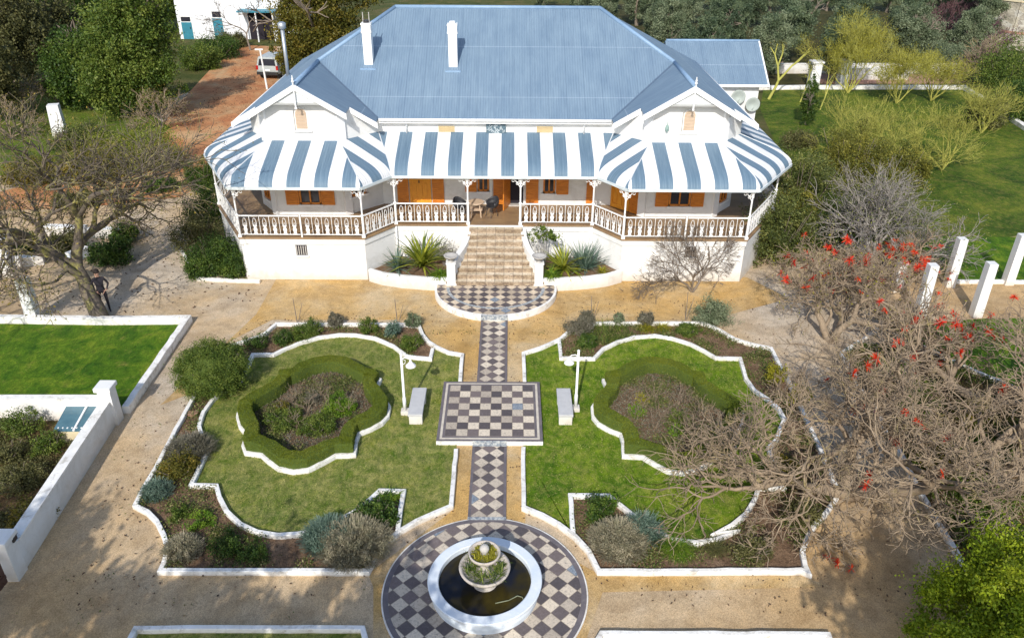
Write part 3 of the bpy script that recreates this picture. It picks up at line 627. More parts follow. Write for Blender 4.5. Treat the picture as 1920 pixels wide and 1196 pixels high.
# barge boards, gable boarding, finials
for xg, rz in ((XL, RZ), (XR, RRZ)):
    for s in (-1, 1):
        b = MB()
        for (x0, x1, yy) in ((0, GW+.06, YG-.045), (GW+.02, 2.98, YE-.045)):
            pts = [(xg+s*x0, rz-SL*x0+.03), (xg+s*x1, rz-SL*x1+.03), (xg+s*x1, rz-SL*x1-.2), (xg+s*x0, rz-SL*x0-.2)]
            b.add([(x, yy-.025, z) for x, z in pts]+[(x, yy+.025, z) for x, z in pts], [(0, 1, 2, 3), (7, 6, 5, 4), (0, 4, 5, 1), (1, 5, 6, 2), (2, 6, 7, 3), (3, 7, 4, 0)])
        b.build('bargeboard', TRIM, villa)
    b = MB(); hh = rz-.72; wx = .72/SL
    b.add([(xg-wx, YG+.03, hh), (xg+wx, YG+.03, hh), (xg, YG+.03, rz)], [(0, 1, 2)]); b.build('gable_boarding', BOARD, villa)
    b = MB(); b.box((xg-wx, YG-.01, hh-.05), (xg+wx, YG+.07, hh+.03)); b.build('collar_beam', plain('grey_trim', (.42, .43, .42)) if 'grey_trim' not in MATS else MATS['grey_trim'], villa)
    b = MB(); b.tube([(xg, YG-.09, rz+.38), (xg, YG-.09, rz-.8)], [.02, .035], 6); b.lathe((xg, YG-.09, rz+.1), [(.03, 0), (.06, .04), (.03, .1), (.045, .16), (.0, .2)], 8); b.lathe((xg, YG-.09, rz-.95), [(0, 0), (.055, .06), (.03, .14), (.045, .18)], 8); b.build('finial', TRIM, villa)
    b = MB(); x0 = xg-.06   # cable drop beside the vent
    b.tube([(xg+.02, YG, rz-.8), (xg-.0, 31.6, rz-.98), (xg-.26, 31.77, rz-1.12), (xg-.26, 31.77, rz-1.9)], .014, 5); b.build('cable', plain('grey_cable', (.3, .29, .27)) if 'grey_cable' not in MATS else MATS['grey_cable'], villa)
    # arched louvred vent
    b = MB(); zc = rz-1.28; pts = [(-.2, -.42)] + [(.2, -.42)] + [(.2*math.cos(t), .02+.2*math.sin(t)) for t in [math.pi*i/10 for i in range(11)]]
    b.add([(xg+.02+x*1.3, 31.765, zc+z*1.38) for x, z in pts]+[(xg+.02+x*1.3, 31.81, zc+z*1.38) for x, z in pts], [tuple(range(13))]+[(i, (i+1) % 13, 13+(i+1) % 13, 13+i) for i in range(13)], 1)
    for k in range(14):
        zz = -.54+k*.057; hw = .22 if zz < .03 else math.sqrt(max(0, .22**2-(zz-.03)**2))
        if hw > .02: b.box((xg+.02-hw, 31.735, zc+zz), (xg+.02+hw, 31.765, zc+zz+.036), 0)
    b.build('gable_vent', [BIRCH, TRIM], villa); b = MB(); b.box((xg-.36, 31.71, zc-.68), (xg+.4, 31.8, zc-.62)); b.build('vent_sill', TRIM, villa)
# fascia + gutter main eave
b = MB(); b.box((vl[0]+.03, YR-.03, ZE-.2), (vr[0]-.03, YR+.03, ZE-.03)); b.build('fascia', TRIM, villa)
b = MB(); b.tube([(vl[0]+.05, YR-.09, ZE-.04), (vr[0]-.05, YR-.09, ZE-.04)], .065, 8); b.build('gutter', TRIM, villa, smooth=True)
for xx in (XEl, XEr):
    b = MB(); b.tube([(xx, YE+.05, ZE-.05), (xx, YB, ZE-.05)], .065, 8); b.build('gutter', TRIM, villa, smooth=True)
b = MB()
b.add([(WALL[0][0], YR+.3, ZE-.1), (WALL[-1][0], YR+.3, ZE-.1), (WALL[-1][0], YR, ZE-.1), (WALL[0][0], YR, ZE-.1)], [(0, 1, 2, 3)])
b.build('soffit', TRIM, villa)
# downpipes
def pipe(pts, r=.04, par=villa, mat=TRIM, name='downpipe'):
    b = MB(); b.tube(pts, r, 6); return b.build(name, mat, par, smooth=True)
pipe([(-3.7, 32.82, 5.68), (-3.7, 33.05, 5.5), (-3.7, 33.08, 5.0)]); pipe([(3.75, 32.82, 5.68), (3.75, 33.05, 5.5), (3.75, 33.08, 5.0)])
for s, xg in ((1, XL), (-1, XL), (1, XR), (-1, XR)):
    x = xg+s*1.78; pipe([(x, YG+.4, RZ-SL*1.85), (xg+s*1.62, 31.9, RZ-SL*1.85-.25), (xg+s*1.66, 31.98, 5.05)])
# vents + plaque on the frieze
for x in (-2.03, 2.1):
    b = MB(); b.box((x-.38, 33.12, 5.12), (x+.38, 33.16, 5.42), 1)
    for k in range(5): b.box((x-.34, 33.09, 5.14+k*.052), (x+.34, 33.125, 5.172+k*.052), 0)
    b.build('frieze_vent', [plain('louvre_cream', (.62, .48, .25)) if 'louvre_cream' not in MATS else MATS['louvre_cream'], WALLM], villa)
b = MB(); b.box((-.36, 33.06, 5.02), (.46, 33.16, 5.56), 0)
rp = random.Random(4)
for k in range(34):
    a = rp.random()*6.28; r = .17*rp.random()**.5; cx, cz = .05+r*2.0*math.cos(a), 5.29+r*1.25*math.sin(a); a2 = rp.random()*6.28
    b.tube([(cx+.09*math.cos(a2+t), 33.045, cz+.06*math.sin(a2+t)) for t in (0, .7, 1.4, 2.1)], .012, 4, 1)
b.build('plaque', [plain('plaque_grey', (.10, .16, .2), rough=.5), plain('plaque_relief', (.55, .62, .66))], villa)
# chimneys
def chimney(x, y, zt, pots):
    b = MB(); zb = ZE+SL*(y-.3-YR)-.1; b.box((x-.19, y-.22, zb), (x+.19, y+.22, zt-.4)); b.box((x-.22, y-.25, zt-.4), (x+.22, y+.25, zt-.3)); b.box((x-.2, y-.23, zt-.3), (x+.2, y+.23, zt-.08)); b.box((x-.22, y-.25, zt-.08), (x+.22, y+.25, zt))
    o = b.build('chimney', TRIM, villa, bevel=.015)
    b = MB(); b.box((x-.34, y-.5, ZE+SL*(y-.5-YR)+.0), (x+.34, y-.24, ZE+SL*(y-.5-YR)+.06)); f = b.build('flashing', RCAP, o, org=VC)
    if pots:
        for dx in (-.13, .13):
            b = MB(); b.tube([(x+dx, y, zt-.01), (x+dx, y, zt+.42)], .02, 6); b.build('chimney_rod', STONE, o, org=VC)
        b = MB(); b.lathe((x, y, zt), [(.13, 0), (.13, .1), (0, .1)], 10); b.build('chimney_pot', DARK, o, org=VC)
    else:
        b = MB(); b.lathe((x, y, zt), [(.13, 0), (.12, .1), (0, .1)], 10); b.build('chimney_pot', TRIM, o, org=VC)
CHL = (-5.52, 35.85); CHR = (-1.84, 35.75)
chimney(*CHL, 9.05, True); chimney(*CHR, 9.05, False)
b = MB(); px = aty(558, 135, 39.0); b.tube([(-10.0, 39.0, 5.9), (-10.0, 39.0, 8.25)], .085, 10); b.lathe((-10.0, 39, 8.25), [(.09, 0), (.19, .04), (.19, .26), (.09, .32), (0, .32)], 12); b.build('flue', CHROME, villa, smooth=True)
# back wing on the right
YW0, YW1, ZW0, ZW1 = 44.2, 47.2, 4.62, 6.42
roofpoly('wing_roof', [([(9.45, YW1, ZW1), (14.75, YW1, ZW1), (14.75, YW0, ZW0), (11.4, YW0, ZW0), (9.3, YW0+.2, ZW0+.1)], (1, 0)), ([(9.45, YW1, ZW1), (14.75, YW1, ZW1), (14.75, YW1+3, ZW0), (9.4, YW1+3, ZW0)], (1, 0))], ROOF)
capline((9.5, YW1, ZW1), (14.8, YW1, ZW1), .07)
m = MB(); m.box((9.0, 44.45, 0), (14.35, 49.9, ZW0+.02)); m.add([(14.35, 44.45, ZW0), (14.35, 49.9, ZW0), (14.35, YW1, ZW1-.15)], [(0, 1, 2)]); m.build('wing_wall', WALLM, villa)
b = MB(); b.tube([(11.4, YW0-.08, ZW0-.02), (14.8, YW0-.08, ZW0-.02)], .08, 8); b.build('gutter', TRIM, villa)
b = MB(); b.add([(14.72, YW0-.03, ZW0+.05), (14.8, YW0-.03, ZW0+.05), (14.8, YW1, ZW1+.05), (14.72, YW1, ZW1+.05), (14.72, YW0-.03, ZW0-.15), (14.8, YW0-.03, ZW0-.15), (14.8, YW1, ZW1-.15), (14.72, YW1, ZW1-.15)], [(0, 1, 2, 3), (1, 5, 6, 2), (4, 0, 3, 7), (0, 4, 5, 1)]); b.build('bargeboard', TRIM, villa)
for (u, v), col in (((1384, 184), 0), ((1411, 198), 1)):
    p = aty(u, v, 44.2); b = MB(); b.lathe((0, 0, 0), [(.0, .02), (.17, .04), (.3, .1), (.4, .2), (.38, .21), (.25, .12), (0, .06)], 24)
    b.v = [(p[0]+x, 44.36-z*.9, p[2]+y+z*.25) for x, y, z in b.v]; b.tube([(p[0], 44.44, p[2]-.3), (p[0], 44.3, p[2])], .03, 6)
    b.tube([(p[0], 44.3, p[2]-.3), (p[0], 43.85, p[2])], .014, 5); b.build('satellite_dish', plain('dish_grey', (.40, .45, .42)) if 'dish_grey' not in MATS else MATS['dish_grey'], villa, smooth=True)
# awning panels ---------------------------------------------------------------
EAV = [(-12.55, 46), (-12.5, 33.35), (-10.28, 29.25), (-5.12, 29.25), (-4.12, 30.68), (4.16, 30.68), (5.2, 29.25), (10.3, 29.25), (12.5, 32.45), (12.55, 46)]
TOP = [(-10.25, 46), (-10.2, 33.1), (-9.2, 31.8), (-6.3, 31.8), (-4.9, 33.15), (5.0, 33.15), (6.35, 31.8), (9.25, 31.8), (10.35, 33.1), (10.4, 46)]
offu = [0, .27, .535, -.62, 0, .62, .535, .27, 0]
for i in range(9):
    a, b_, ta, tb = [Vector((*p, 0)) for p in (EAV[i], EAV[i+1], TOP[i], TOP[i+1])]
    ev = (b_-a).normalized(); mid = (a+b_)/2; nu = 24; hs = [0, .2, .4, .6, .74, .84, .91, .96, .99, 1.0]
    prof = lambda h: ZA+.02 - (ZA-ZT-.17)*(.72*h if h < .74 else .72*.74 + (1-.72*.74)*(1-math.sqrt(max(0, 1-((h-.74)/.26)**2)))*.62 + .28*(h-.74)/.26*(1-.72*.74)*1.357)
    mm = MB(); uv = []; vs = []
    for h in hs:
        for k in range(nu+1):
            s = k/nu; E_ = a.lerp(b_, s); T_ = ta.lerp(tb, s); q = T_.lerp(E_, h); vs.append((q.x, q.y, prof(h)))
            uv.append(((q-mid).dot(ev)+offu[i], h*2.6))
    mm.add(vs, [(r*(nu+1)+k, (r+1)*(nu+1)+k, (r+1)*(nu+1)+k+1, r*(nu+1)+k+1) for r in range(len(hs)-1) for k in range(nu)])
    o = mm.build('awning', AWN, villa, uv=uv, smooth=True)
    b2 = MB(); z = prof(1.0)
    dz = b2.seg((a.x, a.y), (b_.x, b_.y), .07, z-.1, z+.01, ext=-.02); b2.build('eave_beam', plain('eave_trim', (.6, .66, .68)) if 'eave_trim' not in MATS else MATS['eave_trim'], villa)
for i in range(1, 9):
    b = MB(); T_, E_ = Vector((*TOP[i], 0)), Vector((*EAV[i], 0))
    b.tube([(T_.lerp(E_, h).x, T_.lerp(E_, h).y, prof(h)+.0) for h in hs[:-1]], .022, 6); b.build('hip_cap', AWN if False else plain('hip_white', (.68, .7, .72)) if 'hip_white' not in MATS else MATS['hip_white'], villa)
# posts with fretwork brackets --------------------------------------------------
posts = [(-10.12, YF), (-5.18, YF), (-4.07, YC), (-1.08, YC), (1.08, YC), (4.07, YC), (5.18, YF), (10.12, YF), (-12.1, 33.0), (12.1, 32.6), (-12.12, 37), (12.12, 37), (-12.13, 41), (12.13, 41)]
def unit2(a, b): d = Vector((b[0]-a[0], b[1]-a[1])); return d.normalized()
nb = {0: [(-5.18, YF), (-12.1, 33)], 1: [(-10.12, YF), (-4.07, YC)], 2: [(-5.18, YF), (-1.08, YC)], 3: [(-4.07, YC), (1.08, YC)], 4: [(-1.08, YC), (4.07, YC)], 5: [(1.08, YC), (5.18, YF)], 6: [(4.07, YC), (10.12, YF)], 7: [(5.18, YF), (12.1, 32.6)]}
for i, (x, y) in enumerate(posts):
    b = MB(); b.tube([(x, y, ZF), (x, y, ZF+.9)], .05, 8); b.tube([(x, y, ZF+.9), (x, y, ZT+.13)], .035, 8)
    b.box((x-.07, y-.07, ZF), (x+.07, y+.07, ZF+.1)); b.lathe((x, y, ZF+.9), [(.05, 0), (.075, .03), (.04, .08)], 8); b.lathe((x, y, ZT-.22), [(.035, 0), (.065, .04), (.05, .1), (.09, .33)], 8)
    o = b.build('post', TRIM, villa)
    for q in nb.get(i, []):
        d = unit2((x, y), q); b = MB()
        arc = [(x+d.x*.42*t, y+d.y*.42*t, ZT+.04-.42*(1-t)**2) for t in (0, .2, .4, .6, .8, 1)]; b.tube(arc, .016, 5); b.bar((x, y, ZT+.02), (x+d.x*.42, y+d.y*.42, ZT+.02), .03, .03)
        for t, r in ((.14, .07), (.3, .055), (.13, .05)):
            cz = ZT-.05 if t != .13 else ZT-.18; b.tube([(x+d.x*(t+r*math.cos(a)), y+d.y*(t+r*math.cos(a)), cz+r*math.sin(a)) for a in [6.283*k/8 for k in range(9)]], .014, 4)
        b.build('bracket', TRIM, o, org=VC)
# balustrades --------------------------------------------------------------------
def balustrade(p, q):
    p = Vector(p); q = Vector(q); L = (q-p).length; d = (q-p)/L; p = p+d*.06; L -= .12; n = max(1, round(L/.37)); st = L/n; b = MB(); X = lambda s, z: (p.x+d.x*s, p.y+d.y*s, ZF+z)
    b.bar(X(0, .90), X(L, .90), .05, .045); b.bar(X(0, .11), X(L, .11), .03, .03)
    for k in range(n):
        s = k*st
        if k: b.bar(X(s, .11), X(s, .88), .018, .018)
        c_ = s+st/2
        b.tube([X(c_+.072*math.cos(a), .56+.24*math.sin(a)) for a in [math.pi*(t/6)-.0 for t in range(-1, 8)]], .013, 4)
        b.tube([X(c_+.035*math.cos(a), .53+.07*math.sin(a)) for a in [6.283*t/6 for t in range(7)]], .01, 4)
        w0 = [(.03, .11), (.075, .14), (.05, .2), (.08, .32), (.04, .42), (.07, .5), (.0, .5)]
        vs = [X(c_-a, z) for a, z in w0]+[X(c_+a, z) for a, z in w0[::-1]]
        nn = Vector((-d.y, d.x))*.008; k2 = len(vs)
        b.add([(x-nn.x, y-nn.y, z) for x, y, z in vs]+[(x+nn.x, y+nn.y, z) for x, y, z in vs], [tuple(range(k2)), tuple(range(2*k2-1, k2-1, -1))]+[(i, (i+1) % k2, k2+(i+1) % k2, k2+i) for i in range(k2)])
    b.build('balustrade', TRIM, villa)
for p, q in [((-12.13, 41), (-12.12, 37)), ((-12.12, 37), (-12.1, 33)), ((-12.1, 33), (-10.12, YF)), ((-10.12, YF), (-7.65, YF)), ((-7.65, YF), (-5.18, YF)), ((-5.18, YF), (-4.07, YC)), ((-4.07, YC), (-1.08, YC)), ((1.08, YC), (4.07, YC)), ((4.07, YC), (5.18, YF)), ((5.18, YF), (7.65, YF)), ((7.65, YF), (10.12, YF)), ((10.12, YF), (12.1, 32.6)), ((12.1, 32.6), (12.12, 37)), ((12.12, 37), (12.13, 41))]: balustrade(p, q)
for x in (-7.65, 7.65):
    b = MB(); b.box((x-.03, YF-.03, ZF), (x+.03, YF+.03, ZF+.95)); b.build('baluster_post', TRIM, villa)
for x in (-4.07, 4.07): pipe([(x, YC-.14, ZF-.05), (x, YC-.14, .1)], .035)
# plinth vents
for x in (-7.75, 7.95):
    b = MB(); b.box((x-.22, YF-.03, 1.12), (x+.22, YF+.02, 1.55), 0)
    for k in range(5): b.box((x-.2+k*.09, YF-.05, 1.14), (x-.165+k*.09, YF-.03, 1.53), 1)
    b.box((x-.27, YF-.08, 1.04), (x+.27, YF, 1.115), 2); b.build('plinth_vent', [INSIDE, STONE, WALLM], villa)
# doors, windows, shutters on the veranda -------------------------------------------
class WallFace:
    def __init__(s, p, q): s.p = Vector(p); s.d = (Vector(q)-Vector(p)).normalized(); s.n = Vector((s.d.y, -s.d.x)); s.L = (Vector(q)-Vector(p)).length
    def box(s, b, s0, s1, z0, z1, o0, o1, m=0):
        c4 = [s.p+s.d*a+s.n*o for a, o in ((s0, o0), (s1, o0), (s1, o1), (s0, o1))]
        b.add([(c_.x, c_.y, z0) for c_ in c4]+[(c_.x, c_.y, z1) for c_ in c4], [(0, 3, 2, 1), (4, 5, 6, 7), (0, 1, 5, 4), (1, 2, 6, 5), (2, 3, 7, 6), (3, 0, 4, 7)], m)
def shutter(w_, s0, s1, z0, z1, par=villa, off=.03):
    b = MB(); w_.box(b, s0, s1, z0, z1, off, off+.03, 0)
    fr_ = .05
    for a, c_ in ((s0, s0+fr_), (s1-fr_, s1)): w_.box(b, a, c_, z0, z1, off+.03, off+.055, 0)
    z = z0+.1
    while z < z1-.1: w_.box(b, s0+fr_, s1-fr_, z, z+.045, off+.03, off+.05, 0); z += .085
    for zz in (z0, (z0+z1)/2, z1-.08): w_.box(b, s0+fr_, s1-fr_, zz, zz+.08, off+.03, off+.056, 0)
    return b.build('shutter', ORANGE, par)
def window(w_, s0, s1, z0, z1, shut=True, sw=.5):
    b = MB()
    for a, c_, d_, e in ((s0, s1, z0, z0+.08), (s0, s1, z1-.08, z1), (s0, s0+.07, z0, z1), (s1-.07, s1, z0, z1), ((s0+s1)/2-.03, (s0+s1)/2+.03, z0, z1)): w_.box(b, a, c_, d_, e, .0, .07)
    w_.box(b, s0+.07, s1-.07, (z0+z1)/2, (z0+z1)/2+.04, .0, .055)
    o = b.build('window', ORANGE, villa)
    b = MB(); w_.box(b, s0+.03, s1-.03, z0+.03, z1-.03, .005, .02); b.build('pane', DARKG, o, org=VC)
    b = MB(); w_.box(b, s0-.08, s1+.08, z0-.07, z0-.005, .0, .14); b.build('sill', TRIM, o, org=VC)
    if shut: shutter(w_, s0-sw-.02, s0-.02, z0-.02, z1); shutter(w_, s1+.02, s1+sw+.02, z0-.02, z1)
def door(w_, s0, s1, z1=4.15, leaves=2):
    b = MB(); w_.box(b, s0, s1, ZF+.02, z1, 0, .04, 0); lw = (s1-s0)/leaves
    for k in range(leaves):
        a = s0+k*lw
        for c_, d_ in ((a, a+.09), (a+lw-.09, a+lw)): w_.box(b, c_, d_, ZF+.02, z1, .04, .075, 0)
        for c_, d_ in ((ZF+.02, ZF+.2), (ZF+1.05, ZF+1.18), (z1-.1, z1)): w_.box(b, a+.09, a+lw-.09, c_, d_, .04, .073, 0)
        w_.box(b, a+.17, a+lw-.17, ZF+.28, ZF+.97, .04, .06, 0)
    o = b.build('door', YELLOW, villa); b = MB()
    for k in range(leaves): w_.box(b, s0+k*lw+.09, s0+(k+1)*lw-.09, ZF+1.18, z1-.1, .041, .05)
    b.build('pane', DARKG, o, org=VC)
    b = MB(); w_.box(b, (s0+s1)/2-.06, (s0+s1)/2-.02, ZF+1.0, ZF+1.12, .075, .12); b.build('handle', DARK, o, org=VC)
WC = WallFace(WALL[4], WALL[5]); x0 = WALL[4][0]
sx = lambda u, v=370: aty(u, v, 33.1)[0]-x0
door(WC, sx(769), sx(809)); shutter(WC, sx(746), sx(767), ZF+.03, 4.15); shutter(WC, sx(811), sx(833), ZF+.03, 4.15)
window(WC, sx(896), sx(917), ZF+.62, 4.1, False); shutter(WC, sx(873), sx(894), ZF+.6, 4.1)
shutter(WC, sx(925), sx(945), ZF+.03, 4.15); shutter(WC, sx(986), sx(1009), ZF+.03, 4.15)
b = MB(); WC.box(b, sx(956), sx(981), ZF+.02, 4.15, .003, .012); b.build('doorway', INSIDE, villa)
b = MB(); p = (aty(956, 380, 33.1)[0], 33.1); b.seg(p, (p[0]-.28, 32.35), .045, ZF+.02, 4.15); b.build('open_door_leaf', ORANGE, villa)
b = MB(); WC.box(b, sx(953), sx(984), ZF+.001, ZF+.06, 0, .25); b.build('door_step', STONE, villa)
window(WC, sx(1018), sx(1040), ZF+.55, 4.1, False); shutter(WC, sx(1042), sx(1065), ZF+.5, 4.1)
b = MB(); WC.box(b, sx(919), sx(923), ZF, 4.4, 0, .1); b.build('wall_pier', TRIM, villa)
shutter(WC, sx(1099), sx(1112), ZF+.03, 4.15)
WRd = WallFace(WALL[5], WALL[6]); door(WRd, .15, 1.15); shutter(WRd, 1.2, 1.62, ZF+.03, 4.15)
WLd = WallFace(WALL[3], WALL[4]); window(WLd, .3, 1.05, ZF+.75, 4.1, False)
for w_i in (2, 6):
    wf = WallFace(WALL[w_i], WALL[w_i+1]); window(wf, 1.0, 1.9, ZF+.5, 4.1, True, .55)
for w_i in (1, 7):
    wf = WallFace(WALL[w_i], WALL[w_i+1]); window(wf, .5, 1.1, ZF+.5, 4.1, False)
for w_i in (0, 8):
    wf = WallFace(WALL[w_i], WALL[w_i+1])
    for s0 in ((2, 5, 8.4) if w_i == 8 else (2.2, 5.4, 9.3)): b = MB(); wf.box(b, s0, s0+1.0, ZF+.03, 4.15, .003, .03); b.build('side_door', BROWNW, villa)
b = MB(); b.lathe((6.95, 31.66, 5.72), [(.0, -.16), (.05, -.1), (.09, 0), (.06, .12), (0, .2)], 8); b.tube([(6.95, 31.66, 5.9), (6.95, 31.8, 5.95)], .015, 5); b.build('wall_lantern', plain('verdigris', (.25, .36, .33)), villa)
# front steps ---------------------------------------------------------------------
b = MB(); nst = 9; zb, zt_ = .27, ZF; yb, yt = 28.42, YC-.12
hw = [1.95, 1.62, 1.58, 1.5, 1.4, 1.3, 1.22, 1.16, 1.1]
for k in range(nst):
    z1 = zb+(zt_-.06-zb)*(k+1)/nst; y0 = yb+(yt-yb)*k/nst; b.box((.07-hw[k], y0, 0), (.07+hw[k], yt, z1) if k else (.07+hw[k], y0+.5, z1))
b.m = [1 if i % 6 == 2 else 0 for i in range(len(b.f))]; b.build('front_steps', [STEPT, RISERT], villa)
b = MB(); b.box((-1.1, YC-.13, ZF-.28), (1.2, YC-.09, ZF-.005)); b.build('step_band', WALLM, villa)
for s in (-1, 1):
    b = MB(); n = 12; vs = []
    for k in range(n+1):
        t = k/n; y = 28.72+(YC-.1-28.72)*t; x = .07+s*(1.14+.62*(1-t)**2.2); z = 1.22+(ZF-.1-1.22)*t**1.1 if t > .12 else 1.15
        vs += [(x-.11, y, 0), (x+.11, y, 0), (x+.11, y, z), (x-.11, y, z)]
    b.add(vs, [(k*4+a, k*4+(a+1) % 4, (k+1)*4+(a+1) % 4, (k+1)*4+a) for k in range(n) for a in range(4)]+[(0, 1, 2, 3), (n*4+3, n*4+2, n*4+1, n*4)])
    b.build('cheek_wall', WALLM, villa)
    px, py = .07+s*1.74, 28.58
    b = MB(); b.box((px-.17, py-.17, 0), (px+.17, py+.17, 1.2)); b.box((px-.2, py-.2, 1.2), (px+.2, py+.2, 1.25)); b.box((px-.2, py-.2, 0), (px+.2, py+.2, .35)); b.build('stair_pillar', WALLM, villa, bevel=.01)
    b = MB(); b.lathe((px, py, 1.25), [(.12, 0), (.13, .03), (.05, .06), (.06, .1), (.2, .16), (.27, .24), (.29, .27), (.25, .27), (.12, .2), (0, .19)], 20)
    o = b.build('garden_urn', STONE, smooth=True, org=(px, py, 1.25)); tag(o, 'shallow stone bowl urn on the %s pillar of the front steps' % ('left' if s < 0 else 'right'), 'urn', 'stone bowls on the stair pillars')
# curved planters -----------------------------------------------------------------
for s, nm in ((-1, 'left'), (1, 'right')):
    pts = [(.07+s*(x-.07), y) for x, y in [(5.2, 29.35), (4.6, 29.0), (3.8, 28.75), (3.0, 28.62), (2.3, 28.55), (1.96, 28.55)]]
    o = kerb('planter_wall', pts, 'low curved white planter wall %s of the front steps' % nm, w_=.16, h=.55, cat='planter wall', group='curved planter walls', mat=WALLM)
    sheet('planter_soil', [(.07+s*(x-.07), y) for x, y in [(5.1, 29.45), (4.6, 29.05), (3.8, 28.8), (3.0, 28.68), (2.3, 28.62), (1.9, 28.7), (1.3, 30.7), (4.1, 30.8)]], .45, SOIL)
# veranda furniture ------------------------------------------------------------------
def metal_chair(loc, rz, label):
    r = thing('veranda_chair', loc, label, 'chair', 'black chairs on the veranda', rz)
    b = MB(); b.lathe((0, 0, .42), [(0, 0), (.2, .01), (.25, .05), (.22, .05), (0, .03)], 16); b.build('seat', DARK, r, smooth=True)
    b = MB(); n = 14; vs = []
    for h_, rr_ in ((0, .25), (.12, .3), (.26, .32), (.38, .29)):
        for k in range(n+1):
            a = math.pi*(-.1+1.2*k/n); vs.append((rr_*math.cos(a), rr_*math.sin(a), .46+h_*(.55+.45*math.sin(max(0, min(math.pi, a))))))
    b.add(vs, [(i*(n+1)+k, i*(n+1)+k+1, (i+1)*(n+1)+k+1, (i+1)*(n+1)+k) for i in range(3) for k in range(n)]); o = b.build('backrest', DARK, r, smooth=True)
    md = o.modifiers.new('s', 'SOLIDIFY'); md.thickness = .02
    for a in (.8, 2.35, 3.93, 5.5):
        b = MB(); b.tube([(.16*math.cos(a), .16*math.sin(a), .43), (.26*math.cos(a), .26*math.sin(a), 0)], .014, 6); b.build('leg', DARK, r)
p1 = (-1.45, 31.65, ZF); metal_chair(p1, .9, 'black round-backed chair left of the small veranda table'); metal_chair((-.12, 31.75, ZF), -.9, 'black round-backed chair right of the small veranda table, beside the open door')
r = thing('veranda_table', (-.78, 31.8, ZF), 'small pale wooden table between two black veranda chairs', 'table')
b = MB(); b.lathe((0, 0, .6), [(0, 0), (.33, 0), (.34, .02), (.33, .04), (0, .04)], 24); b.build('table_top', BIRCH, r)
b = MB(); b.box((-.26, -.2, .3), (.26, .2, .33)); b.build('shelf', BIRCH, r)
for a in (.8, 2.35, 3.93, 5.5):
    b = MB(); b.bar((.2*math.cos(a), .2*math.sin(a), .6), (.3*math.cos(a), .3*math.sin(a), 0), .035); b.build('leg', BIRCH, r)
# ------------------------------------------------------------------ fountain
F = root('fountain', (FX, FY, 0), 'round tiered stone fountain with pale blue rimmed pool on chequered paving', 'fountain')
b = MB(); b.lathe((FX, FY, 0), [(1.24, .04), (1.26, .2), (1.23, .34), (1.31, .37), (1.32, .44), (1.30, .455), (1.09, .455), (1.07, .44), (1.07, .1)], 96); b.build('basin', RIMM, F, smooth=False)
b = MB(); b.lathe((FX, FY, 0), [(0, .31), (1.075, .31)], 64); b.build('water', WATER, F)
def bowl(r, z, h, base_r): return [(base_r, z-h), (r*.6, z-h*.75), (r*.86, z-h*.35), (r*.97, z-.08), (r, z-.04), (r*1.02, z), (r*.95, z+.015), (r*.88, z-.02), (r*.84, z-.07), (0, z-.09)]
b = MB(); b.lathe((FX, FY, 0), [(.3, .28), (.26, .36), (.16, .42), (.14, .5), (.2, .56)], 32); b.build('pedestal', BOWL, F, smooth=True)
b = MB(); b.lathe((FX, FY, 0), bowl(.58, .82, .3, .18), 48); b.build('lower_bowl', BOWL, F, smooth=True)
b = MB(); b.lathe((FX, FY, 0), [(.13, .72), (.14, .76), (.1, .8), (.09, 1.0), (.14, 1.06)], 24); b.build('column', BOWL, F, smooth=True)
b = MB(); b.lathe((FX, FY, 0), bowl(.36, 1.27, .24, .12), 40); b.build('upper_bowl', BOWL, F, smooth=True)
b = MB(); b.lathe((FX, FY, 0), [(.06, 1.18), (.05, 1.26), (.09, 1.31)]+[(.11*math.cos(t), 1.38+.11*math.sin(t)) for t in [-.9+.2*k for k in range(13)]], 20); b.build('ball_finial', STONE, F, smooth=True)
def reeds(name, cx, cy, z, r0, r1, n, L, mat, label, cat, seed, droop=.5, wd=.03, group=None, el=1.2):
    rng = RG(seed); az = rng.random(n)*2*np.pi; rr = r0+(r1-r0)*rng.random(n); base = np.stack([rr*np.cos(az), rr*np.sin(az), 0*az], 1)
    V, F_, ns = blades(base, rng.random(n)*2*np.pi, el-.6*rng.random(n), L*(.5+.6*rng.random(n)), wd*(.6+.7*rng.random(n)), droop*(.3+rng.random(n)), rng, 3)
    return tag(arr_mesh(name, V, F_, mat, np.repeat(rng.random(n), ns), loc=(cx, cy, z)), label, cat, group)
reeds('pond_reeds', FX, FY, .74, .2, .46, 300, .3, LG_MID, 'green reeds filling the lower fountain bowl', 'water plants', 5)
reeds('pond_reeds', FX, FY, 1.19, .1, .3, 420, .15, LG_YELLOW, 'yellow-green mossy plants in the top fountain bowl', 'water plants', 6)
b = MB(); b.tube([(FX+.25, FY-.62, .33), (FX+.55, FY-.55, .345), (FX+.75, FY-.45, .38), (FX+.86, FY-.48, .37), (FX+.93, FY-.66, .33)], .012, 6); o = b.build('garden_hose', PIPEM, smooth=True, org=(FX+.6, FY-.5, .33)); tag(o, 'thin pale hose lying bent in the fountain pool', 'hose')
